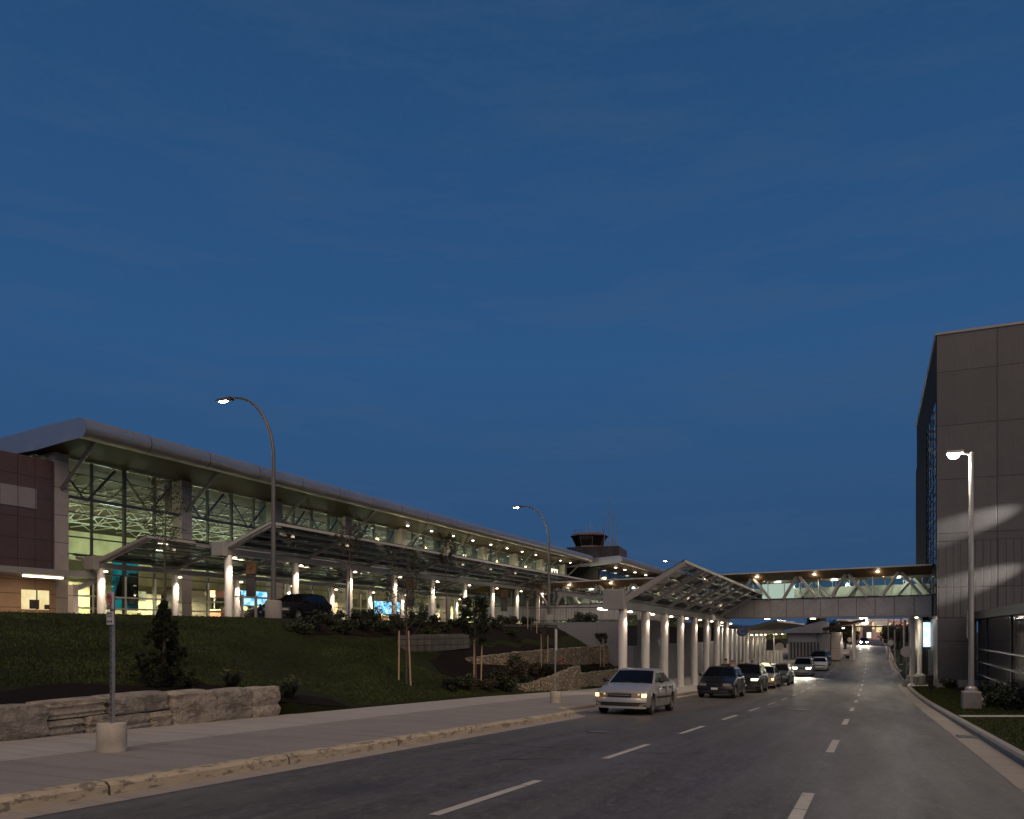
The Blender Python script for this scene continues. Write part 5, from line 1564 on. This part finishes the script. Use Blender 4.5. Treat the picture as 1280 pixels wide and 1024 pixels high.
def sapling(label, X, Y, z, H, crown, dens, mt, stakes=(), stem=.022, group='young trees on the bank', fork=True, size=.05, lowfork=None):
    """crown: (z0, z1, radius)"""
    o = empty('young_tree', (X, Y, z), 0, label, 'tree', group)
    mb = MB(); z0, z1, cr = crown; cs = []
    lean = random.uniform(-.05, .05)
    mb.tube([(0, 0, -.1), (lean*.4, .02, z0*.6), (lean, 0, z0), (lean*1.3, .03, (z0+z1)/2), (lean, 0, z1-.05)], [stem*1.4, stem*1.2, stem, stem*.6, .006], 7)
    nb = 22
    for k in range(nb):
        f = (k+.5)/nb; zb = (lowfork or z0) + (z1-(lowfork or z0))*f*.85
        a = k*2.4+random.uniform(-.4, .4); l = cr*(1.05-.75*abs(f-.35))*random.uniform(.75, 1.1)
        tip = (lean+l*math.cos(a), l*math.sin(a), min(z1, zb+l*random.uniform(.7, 1.3)))
        mid = (lean+l*.45*math.cos(a), l*.45*math.sin(a), zb+(tip[2]-zb)*.35)
        mb.tube([(lean, 0, zb), mid, tip], [stem*.45, stem*.3, .004], 5)
        for g in (.55, .8, 1.0):
            q = [mid[i]+(tip[i]-mid[i])*(g-.3)/.7 for i in range(3)]
            if q[2] > z0: cs.append((*q, cr*.24*random.uniform(.7, 1.3)))
    mb.build('trunk', M['bark'], o, smooth=True)
    leaf_cloud('crown', mt, cs, int(dens*1.9), .2, size*.68, o)
    for sx, sy, h, ln in stakes:
        MB().tube([(sx, sy, -.2), (sx+ln, sy, h)], [.032, .030], 8).build('stake', M['stake'], o)
    return o
def bz_at(px, X): 
    y = y_at(px, X); return y, bank_z(X, y)
y, z = bz_at(508, -15.6)
sapling('bare forked young tree between two timber stakes on the grass bank', -15.6, y, z, 5, (2.3, 5.1, .95), 900, M['leaf'], [(-.33, 0, 1.95, .02), (.16, .05, 1.95, -.10)], .028, size=.055, lowfork=1.5)
y, z = bz_at(595, -15.6)
sapling('leafy young tree with two timber stakes on the bank, left of the dark shrub bed', -15.6, y, z, 3.4, (1.5, 3.6, .75), 3600, M['leafd'], [(-.10, 0, 1.85, .02), (.14, .2, 1.85, .05)], .03, size=.06)
y, z = bz_at(206, -21.0)
sapling('thin sparse tree behind the dark conifer, against the canopy', -21.0, y, z, 4.4, (2.2, 4.7, .75), 620, M['leaf'], (), .03, size=.05)
y, z = bz_at(436, -21.3)
sapling('small tree with a round sparse crown in front of the outer canopy', -21.3, y, z, 4, (2.6, 4.4, .62), 700, M['leafb'], (), .03, size=.055)
y, z = bz_at(558, -21.2)
sapling('narrow young tree with a bushy top against the canopy roof', -21.2, y, z, 4.6, (3.0, 5.0, .55), 900, M['leafd'], (), .03, size=.06)
y, z = bz_at(664, -20.5)
sapling('slight young tree with two stakes on the terrace edge by the far lamp post', -20.5, y, z, 3.4, (1.7, 3.3, .5), 420, M['leafb'], [(-.25, 0, 2.0, 0), (.35, .1, 2.0, 0)], .025, size=.055)
y, z = bz_at(679, -16.6)
sapling('small leafless tree with two tall stakes above the tan stone walls', -16.6, y, z, 2.5, (1.7, 2.6, .3), 120, M['leafd'], [(-.12, 0, 2.0, 0), (.22, .1, 1.9, .02)], .02, size=.05)
y, z = bz_at(752, -16.2)
sapling('dark tufted young tree on stakes just left of the first canopy column', -16.2, y, z, 2.4, (1.75, 2.45, .42), 700, M['leafd'], [(-.08, 0, 1.9, 0), (.12, .1, 1.75, .02)], .02, size=.06)
# conifer
def conifer(label, X, Y, z, H, Rr):
    o = empty('conifer', (X, Y, z), 0, label, 'tree')
    MB().tube([(0, 0, -.1), (.02, 0, H*.5), (0, 0, H*.97)], [.06, .035, .008], 7).build('trunk', M['bark'], o, smooth=True)
    cs = []
    for k in range(420):
        f = random.random()**1.25
        a = random.uniform(0, 6.28)
        zz = H*(.03+.93*f); env = Rr*(1-f)**.85*(1.0+.16*math.sin(f*33+2*a)+.16*math.sin(3*a+f*5))+.02
        if math.sin(a*5+f*21)*math.sin(f*29+a*2) > .45: continue
        r = env*random.uniform(.4, 1.12)
        cs.append((r*math.cos(a), r*math.sin(a), zz-.12*r, .085*(1-.5*f)))
    leaf_cloud('crown', M['needle'], cs, 22000, .1, .036, o, .25)
    return o
yq = y_at(205, -14.6)
conifer('dense dark conifer on the mulch bed behind the boulder wall', -14.6, yq, bank_z(-14.6, yq), 2.0, .62)
# grasses and shrubs
def tuft(label, X, Y, z, h, r, mt, n=420, group='grassy clumps behind the boulder wall'):
    o = empty('grass_clump', (X, Y, z), 0, label, 'plant', group)
    mb = MB()
    for k in range(n):
        a = random.uniform(0, 6.28); l = random.uniform(.5, 1.0); rr = r*random.uniform(.3, 1.1)
        b = (random.uniform(-.05, .05), random.uniform(-.05, .05), 0); w = .008
        m1 = (b[0]+rr*.45*math.cos(a), b[1]+rr*.45*math.sin(a), h*l*.85); t_ = (b[0]+rr*math.cos(a), b[1]+rr*math.sin(a), h*l*random.uniform(.45, .95))
        ca, sa = -math.sin(a)*w, math.cos(a)*w
        mb.add([(b[0]-ca, b[1]-sa, 0), (b[0]+ca, b[1]+sa, 0), (m1[0]+ca, m1[1]+sa, m1[2]), (m1[0]-ca, m1[1]-sa, m1[2]), t_], [(0, 1, 2, 3), (3, 2, 4)])
    mb.build('leaves', mt, o, recalc=False)
    return o
for px_, X, lab in ((290, -14.6, 'arching grassy clump on the mulch, right of the dark conifer'), (362, -13.75, 'grassy clump at the right end of the boulder wall')):
    y, z = bz_at(px_, X)
    tuft(lab, X, y, z, .55, .48, M['leafd'])
    leaf_cloud('blossom', M['leafy'], [(random.gauss(0, .25), random.gauss(0, .25), .45+random.gauss(0, .06), .05) for _ in range(18)], 120, .05, .03, [o for o in COL.objects if o.name.startswith('grass_clump')][-1])
def shrub(label, X, Y, z, r, h, mt, group, n=900, size=.05):
    o = empty('shrub', (X, Y, z), 0, label, 'shrub', group)
    mb = MB(); cs = []
    for k in range(14):
        a = random.uniform(0, 6.28); rr = r*random.uniform(.2, .95); zz = h*random.uniform(.35, 1.0)*(1-.35*(rr/r)**2)
        mb.tube([(0, 0, -.05), (rr*.5*math.cos(a), rr*.5*math.sin(a), zz*.5), (rr*math.cos(a), rr*math.sin(a), zz)], [.014, .010, .004], 4)
        cs.append((rr*math.cos(a), rr*math.sin(a), zz*.95, r*.30)); cs.append((rr*.6*math.cos(a), rr*.6*math.sin(a), zz*.6, r*.3))
    mb.build('stem', M['bark'], o)
    leaf_cloud('foliage', mt, cs, n, .1, size, o)
    return o
ordw = ['first', 'second', 'third', 'fourth', 'fifth', 'sixth', 'seventh', 'eighth', 'ninth', 'tenth', 'eleventh', 'twelfth', 'thirteenth', 'fourteenth', 'fifteenth', 'sixteenth']
for k, px_ in enumerate((398, 421, 443, 455, 468, 497, 516, 529, 545, 622, 634, 642, 655, 662)):
    X = -21.2; y, z = bz_at(px_, X)
    shrub(f'{ordw[k]} small dark shrub along the terrace edge, counted rightward from the tall lamp post', X, y, TZ-.08, random.uniform(.30, .5), random.uniform(.45, .75), M['leafd'], 'small shrubs along the terrace edge', 700)
y = y_at(726, -20.6)
shrub('large spiky dark bush at the left end of the blue grey concrete wall', -20.6, y, 1.0, 1.25, 2.3, M['leafd'], 'bushes on the planted bank', 4200, .08)
for j, px_ in enumerate((372, 388, 409, 428, 450, 462, 480, 505, 520, 537, 552, 570, 588, 604, 620, 640)):
    X = -19.9 - .5*(j % 3); y, z = bz_at(px_, X)
    shrub(f'{ordw[j]} dark shrub in the upper bed, counted rightward from the tall lamp post', X, y, z, random.uniform(.45, .7), random.uniform(.35, .6), M['leafd'] if j % 3 else M['leaf'], 'dark shrubs in the upper bed', 900, .055)
k = 0
for px_, X, r, h in ((566, -14.9, .5, .5), (582, -15.0, .6, .55), (604, -15.0, .55, .5), (618, -15.2, .7, .7), (630, -14.8, .6, .55), (641, -15.8, .8, .8), (652, -15.2, .6, .6), (640, -17, .8, .7), (662, -16.4, .7, .6), (678, -16.2, .6, .6), (700, -16.0, .7, .6), (712, -16.1, .6, .55), (735, -16.0, .6, .5), (757, -15.8, .7, .6), (768, -15.9, .6, .6)):
    y, z = bz_at(px_, X)
    if y > 54: y = 53; z = bank_z(X, y)
    shrub(f'{ordw[k]} low dark shrub of the planted bed between the grass bank and the first column', X, y, z, r, h, (M['leafd'], M['leaf'], M['leafb'])[k % 3], 'low shrubs in the planted bed', 1300, .055)
    k += 1
y, z = bz_at(701, -15.75)
o = shrub('reddish flowering shrub on the tan stone walls', -15.75, y, z+.2, .5, .8, M['leafb'], 'bushes on the planted bank', 500)
leaf_cloud('blossom', M['petal'], [(random.gauss(0, .25), random.gauss(0, .25), .75, .1) for _ in range(10)], 160, .1, .035, o)
for k, (px_, Yy, r, h) in enumerate(((1228, 41, .6, .75), (1240, 38, .7, .8), (1252, 37.0, .6, .9), (1264, 35.0, .7, .85), (1276, 33.6, .6, .8), (1246, 33.8, .45, .45), (1268, 31.8, .45, .4), (1186, 56.8, .5, .7))):
    X = x_at(px_, Yy)
    shrub(f'{ordw[k]} leafy shrub below the dark glazed wing, counted from the charcoal block' if k < 7 else 'small dark shrub at the foot of the charcoal block', X, Yy, zrl(X, Yy), r, h, M['leaf'] if k % 2 else M['leafy'] if k == 3 else M['leafd'], 'shrubs below the glazed wing', 1100, .055)

# ================================================================= people by the cars
def person_mat(name, top, legs):
    m, nt, bs, _ = nodes_of(name)
    tc = nt.nodes.new('ShaderNodeTexCoord'); sp = nt.nodes.new('ShaderNodeSeparateXYZ'); lk(nt, tc.outputs['Object'], sp.inputs[0])
    v = tc.outputs['Object']
    c = mixc(nt, math_n(nt, 'GREATER_THAN', sp.outputs['Z'], .92), legs, top)
    c = mixc(nt, noise(nt, v, 9, 4), c, mixc(nt, 1.0, c, (.6, .6, .6), 'MULTIPLY'))
    c = mixc(nt, math_n(nt, 'GREATER_THAN', sp.outputs['Z'], 1.475), c, (.36, .20, .14))
    lk(nt, c, bs.inputs['Base Color']); bs.inputs['Roughness'].default_value = .8
    return m
def person(label, X, Y, rz, top, legs, H=1.75, hair=(.02, .014, .01)):
    z = zs(Y)
    o = empty('person', (X, Y, z), rz, label, 'person', 'people waiting on the pavement')
    J = dict(pel=(0, 0, .98), sp=(0, .01, 1.2), ch=(0, .01, 1.38), nk=(0, .01, 1.50), hd0=(0, -.01, 1.56), hd=(0, -.02, 1.66), top=(0, -.01, 1.735),
             sl=(-.19, .01, 1.42), el=(-.26, .03, 1.15), wl=(-.24, -.08, .92), hl=(-.23, -.11, .82),
             sr=(.19, .01, 1.42), er=(.27, .03, 1.15), wr=(.23, -.12, .98), hr=(.20, -.17, .91),
             pl=(-.10, 0, .93), kl=(-.11, -.02, .50), al=(-.11, .02, .09), tl=(-.12, -.15, .03),
             pr=(.10, 0, .93), kr=(.12, -.03, .50), ar=(.13, .02, .09), tr=(.14, -.15, .03))
    rad = dict(pel=.155, sp=.135, ch=.155, nk=.058, hd0=.075, hd=.095, top=.055, sl=.07, el=.05, wl=.036, hl=.032, sr=.07, er=.05, wr=.036, hr=.032, pl=.095, kl=.062, al=.045, tl=.035, pr=.095, kr=.062, ar=.045, tr=.035)
    names = list(J); E_ = [('pel','sp'),('sp','ch'),('ch','nk'),('nk','hd0'),('hd0','hd'),('hd','top'),('ch','sl'),('sl','el'),('el','wl'),('wl','hl'),('ch','sr'),('sr','er'),('er','wr'),('wr','hr'),('pel','pl'),('pl','kl'),('kl','al'),('al','tl'),('pel','pr'),('pr','kr'),('kr','ar'),('ar','tr')]
    me = bpy.data.meshes.new('body'); me.from_pydata([J[n] for n in names], [(names.index(a), names.index(b)) for a, b in E_], [])
    b = bpy.data.objects.new('body', me); COL.objects.link(b); b.parent = o
    me.materials.append(person_mat('clothing', top, legs))
    sk = b.modifiers.new('skin', 'SKIN'); sk.use_smooth_shade = True
    me.skin_vertices.new() if not me.skin_vertices else None
    for i, n in enumerate(names):
        me.skin_vertices[0].data[i].radius = (rad[n], rad[n]*(.72 if n in ('pel', 'sp', 'ch') else 1))
    me.skin_vertices[0].data[0].use_root = True
    ss = b.modifiers.new('sub', 'SUBSURF'); ss.levels = 1; ss.render_levels = 2
    hm = MB().ball((0, .012, 1.690), (.098, .108, .088), 14)
    hm.build('hair', mat('hair_tone', hair, .7), o, smooth=True)
    mb = MB()
    for sg in (-1, 1):
        mb.ball((sg*.032, -.108, 1.665), (.012, .008, .008), 8)
    mb.build('eye', M['ink'], o); MB().ball((0, -.118, 1.640), (.012, .018, .02), 8).build('nose', M['skin'], o)
    mb = MB().ball((0, -.104, 1.605), (.024, .008, .007), 8); mb.build('mouth', M['counter'], o)
    f = MB()
    for sg, (wx_, wy_, wz_) in ((-1, J['hl']), (1, J['hr'])):
        for k in range(4): f.tube([(wx_+(k-1.5)*.014, wy_-.005, wz_-.02), (wx_+(k-1.5)*.016, wy_-.02, wz_-.065), (wx_+(k-1.5)*.015, wy_-.005, wz_-.095+.008*abs(k-1.5))], [.010, .009, .007], 6)
        f.tube([(wx_-sg*.028, wy_-.01, wz_+.01), (wx_-sg*.045, wy_-.03, wz_-.03), (wx_-sg*.035, wy_-.04, wz_-.055)], [.011, .009, .007], 6)
    f.build('fingers', M['skin'], o, smooth=True)
    o.scale = (H/1.75,)*3
    return o
person('person in a dark coat standing behind the black hatchback', x_at(907, 47.5), 47.5, R(20), (.016, .015, .018), (.02, .02, .025), 1.80)
person('person in a pale jacket standing next to the dark coated one', x_at(915, 50), 50, R(-15), (.32, .28, .24), (.03, .03, .04), 1.70, (.06, .03, .02))
person('person in a red top near the taxi stand', x_at(927.5, 54.5), 54.5, R(30), (.26, .03, .03), (.03, .03, .05), 1.68, (.12, .03, .02))
person('person in dark clothes farthest along the pavement, behind the dark wagon', x_at(940, 57), 57, R(0), (.02, .02, .02), (.02, .02, .02), 1.66)

# ================================================================= beyond the footbridge
GH = empty('gate_house', (-13, 122, zs(122)), 0, 'grey panelled low building with louvred bays beyond the canopies', 'building')
z0 = zs(122)
XA, XB = x_at(985, 112), x_at(1043, 112)
MB().box(XA, 112, z0-.6, XB-2.2, 130, z0+3.4).build('wall', M['wallconcx'], GH, world=True)
mb = MB(); mb.prism([(XA-1, z0+3.4), (XB-1.5, z0+3.4), (XB-1.5, z0+5.0), (XA+2, z0+4.4)], 'y', 111.5, 130); mb.build('roof', M['wallconcx'], GH, world=True)
mb = MB()
for k in range(9): mb.box(XA+.3+.42*k, 111.9, z0, XA+.5+.42*k, 111.99, z0+2.2)
mb.build('louvre', M['dark'], GH, world=True)
MB().box(XB-2.2, 112.5, z0-.4, XB-.6, 130, z0+3.3).build('side_wall', M['wallconcx'], GH, world=True)
EP = empty('entrance_pavilion', (XB, 116, z0), 0, 'small pavilion with lit pale walls and a sloping roof at the bend of the pavement', 'building')
MB().box(XB-.5, 114, z0-.2, XB+.6, 124, z0+3.5).build('wall', M['tile'], EP, world=True)
mb = MB(); mb.prism([(XB-2.2, z0+3.6), (XB+3.6, z0+5.0), (XB+3.6, z0+5.25), (XB-2.2, z0+3.9)], 'y', 112, 126); mb.build('roof', M['soffit'], EP, world=True)
for k in range(2): MB().tube([(XB+2.2, 114+6*k, z0-.2), (XB+2.2, 114+6*k, z0+4.7)], .16, 10).build('column', M['whitec'], EP, world=True)
MB().box(XB+.8, 115, z0+4.0, XB+1.1, 115.5, z0+4.08).build('lamp', M['e_white'], EP, world=True)
light('pavilion_light', 'POINT', (XB+1.3, 113.6, z0+3.6), 60, (1, .80, .55), EP, .15, world=True)
light('pavilion_light', 'POINT', (XB+2.4, 122, z0+3.6), 70, (1, .70, .42), EP, .15, world=True)
o = empty('bench', (XB+1.4, 118, zs(118)), 0, 'small reddish bench beside the lit pavilion', 'bench')
MB().box(-.25, -.8, .42, .25, .8, .48).build('seat', M['counter'], o); MB().box(.2, -.8, .5, .25, .8, .9).build('backrest', M['counter'], o)
for s in (-.7, .7): MB().box(-.22, s-.03, 0, .22, s+.03, .42).build('leg', M['dark'], o)
# dark trees beyond
def big_tree(label, X, Y, z, H, cr, n=3000):
    o = empty('broad_tree', (X, Y, z), 0, label, 'tree', 'dark trees beyond the footbridge')
    mb = MB(); mb.tube([(0, 0, -.5), (.1, 0, H*.35), (0, .1, H*.8)], [.25, .18, .05], 8)
    cs = []
    for k in range(26):
        a = random.uniform(0, 6.28); f = random.random(); r = cr*math.sqrt(random.random())*(1-.4*f); zz = H*(.35+.6*f)
        mb.tube([(0, 0, H*(.25+.4*f)), (r*.6*math.cos(a), r*.6*math.sin(a), zz-.4), (r*math.cos(a), r*math.sin(a), zz)], [.07, .04, .015], 5)
        cs.append((r*math.cos(a), r*math.sin(a), zz, cr*.34))
    mb.build('trunk', M['bark'], o)
    leaf_cloud('crown', M['leafd'], cs, n, .4, .22, o)
    return o
big_tree('dark tree standing above the gate house roof', x_at(1018, 150), 150, -1, 5.2, 2.2)
big_tree('dark bushy tree just left of the distant headlamps', x_at(1056, 150), 150, zr(150), 4.2, 1.9)
big_tree('low dark tree at the foot of the far pinkish building', x_at(1052, 185), 185, zr(185), 4.4, 3.4)
big_tree('dark tree behind the far poles, right of the distant headlamps', x_at(1122, 175), 175, zr(175), 3.6, 3.4)
big_tree('dark tree behind the far poles, close to the footbridge pillar', x_at(1146, 170), 170, zr(170), 3.6, 3.2)
# far building with lit windows
FBd = empty('far_building', (20, 300, -.5), 0, 'long pinkish lit building with square bright windows closing the end of the road', 'building')
xa, xb = x_at(1048, 300), x_at(1200, 300)
MB().box(xa, 300, -1.5, xb, 315, 5.2).build('wall', M['brick'], FBd, world=True)
MB().box(xa-.5, 299.6, 5.2, xb, 316, 5.9).build('roof', M['bridgepanel'], FBd, world=True)
for (p0, p1, za, zb) in ((1061, 1075, 1.6, 4.6), (1090, 1093, 2.4, 5.0), (1095, 1104, 1.4, 4.7), (1108, 1114, 1.6, 4.4), (1133, 1142, 2.0, 4.6)):
    MB().box(x_at(p0, 300), 299.88, za, x_at(p1, 300), 299.99, zb).build('window', M['e_win'], FBd, world=True)
MB().box(x_at(1126, 300), 299.86, 3.6, x_at(1147, 300), 299.98, 4.3).build('red_sign', M['e_red'], FBd, world=True)
MB().box(x_at(1078, 300), 299.9, -.5, x_at(1090, 300), 299.99, 3.2).build('canopy_front', M['dark'], FBd, world=True)
for k in range(6): light('front_light', 'POINT', (x_at(1056+16*k, 296), 294, 4.5), 450, (1, .66, .55), FBd, .3, world=True)
# sign gantry and slender poles behind the footbridge
GA = empty('sign_gantry', (0, 138, zr(138)), 0, 'overhead sign gantry with angled lit panels spanning the road beyond the footbridge', 'gantry')
zg_ = zr(138); xa, xb = x_at(1064, 138), x_at(1152, 138)
MB().beam((xa, 138, 2.35), (xb, 138, 2.35), .22, .22).build('beam', M['dark'], GA, world=True)
MB().beam((xa, 138, 3.35), (xb, 138, 3.35), .14, .14).build('beam', M['steel'], GA, world=True)
mb = MB(); n = 9
for k in range(n): mb.beam((xa+(xb-xa)*k/n, 138, 2.35), (xa+(xb-xa)*(k+1)/n, 138, 3.35), .08, .08)
mb.build('lattice', M['dark'], GA, world=True)
for p in (1131, 1152): MB().tube([(x_at(p, 138), 138, zg_-.2), (x_at(p, 138), 138, 3.4)], .13, 8).build('post', M['dark'], GA, world=True)
for (p0, p1) in ((1070, 1086), (1092, 1110)): MB().box(x_at(p0, 138), 137.75, 2.55, x_at(p1, 138), 137.86, 3.2).build('panel', M['signback'], GA, world=True)
MB().box(x_at(1086, 138)-.33, 137.6, .55, x_at(1086, 138)+.33, 137.9, 1.45).build('lantern', M['e_sign'], GA, world=True)
MB().tube([(x_at(1086, 138), 137.75, 1.45), (x_at(1086, 138), 137.75, 2.35)], .03, 5).build('hanger', M['dark'], GA, world=True)
for p in (1077, 1083): 
    MB().ball((x_at(p, 138), 137.6, 3.55), .13, 10).build('lamp', M['e_street'], GA, world=True)
light('gantry_light', 'POINT', (x_at(1080, 138), 137.2, 3.3), 200, (1, .84, .6), GA, .15, world=True)
for k, (p, Yp, h, m_) in enumerate(((1110, 120, 5.6, 'steel'), (1118, 112, 4.2, 'white'), (1126, 104, 5.6, 'dark'), (1136, 96, 6.2, 'steel'), (1144, 100, 5.4, 'dark'), (1117, 150, 5.5, 'dark'))):
    X = x_at(p, Yp); z = zr(Yp)
    o = empty('slim_post', (X, Yp, z), 0, f'{ordw[k]} slim pole beyond the footbridge, right of the distant headlamps', 'pole', 'slim poles beyond the footbridge')
    MB().tube([(0, 0, -.1), (0, 0, h)], [.085, .07], 8).build('shaft', M[m_], o, smooth=True); MB().lathe([(.2, -.05), (.2, .25), (.1, .3)], (0, 0, 0), 10).build('foot', M['conc'], o)
# short fence-like pale posts against the entrance of the right-hand block
o = empty('entry_screen', (x_at(1166, 63), 63, zr(63)), 0, 'pale slatted screen between the footbridge pillar and the charcoal block', 'screen wall')
for k in range(3):
    MB().box(-.28+.22*k, -.05, 0, -.16+.22*k, .05, 2.7).build('slat', M['polepale'], o)
MB().box(-.30, -.04, 2.5, .42, .04, 2.6).build('rail', M['polepale'], o)
# railing on the crest by the tall lamp post
o = empty('low_railing', (-23.2, 27, TZ), 0, 'low pale two post railing on the crest left of the tall lamp post', 'railing')
ya, yb = y_at(300, -23.2), y_at(338, -23.2)
for p in (303, 320): MB().box(-23.24, y_at(p, -23.2)-.04, TZ-.1, -23.16, y_at(p, -23.2)+.04, TZ+.95).build('post', M['polepale'], o, world=True)
MB().box(-23.23, ya-.3, TZ+.83, -23.17, yb, TZ+.90).build('rail', M['polepale'], o, world=True)

# iron covers and sealed cracks in the road
for k, (X, Y, lab) in enumerate(((-2.3, 31.0, 'round iron manhole cover in the middle lane beyond the silver sedan'), (-5.6, 17.2, 'round iron manhole cover in the left lane before the silver sedan'))):
    o = MB().lathe([(.33, -.02), (.33, .008), (.30, .012), (.02, .012)], (0, 0, 0), 24).build('manhole_cover', M['dark'])
    o.location = (X, Y, zr(Y)); o.rotation_euler = (math.atan(-.044), 0, 0); tag(o, lab, 'manhole cover', 'manhole covers in the road')
mb = MB()
def seal(pts, w):
    rows = []
    for i, (x, y) in enumerate(pts):
        a, b = Vector(pts[max(i-1, 0)]), Vector(pts[min(i+1, len(pts)-1)]); d = (b-a).normalized()
        ww = w*random.uniform(.6, 1.3)
        rows.append([(x-d.y*ww, y+d.x*ww, zr(y)+.004), (x+d.y*ww, y-d.x*ww, zr(y)+.004)])
    mb.grid(rows)
def wander(x, y, dx, dy, n, j):
    p = [(x, y)]
    for k in range(n): x += dx+random.gauss(0, j); y += dy+random.gauss(0, j); p.append((x, y))
    return p
for (x, y, dx, dy, n, j, w) in ((-5.3, 11.2, .10, .06, 9, .05, .014), (-2.6, 20, .22, .02, 12, .04, .014), (-6.2, 30, .25, .01, 10, .04, .014), (-7, 13.2, .3, .03, 14, .05, .011)):
    seal(wander(x, y, dx, dy, n, j), w)
tag(mb.build('road_seam', mat('tar', (.010, .010, .010), .6)), kind='structure')
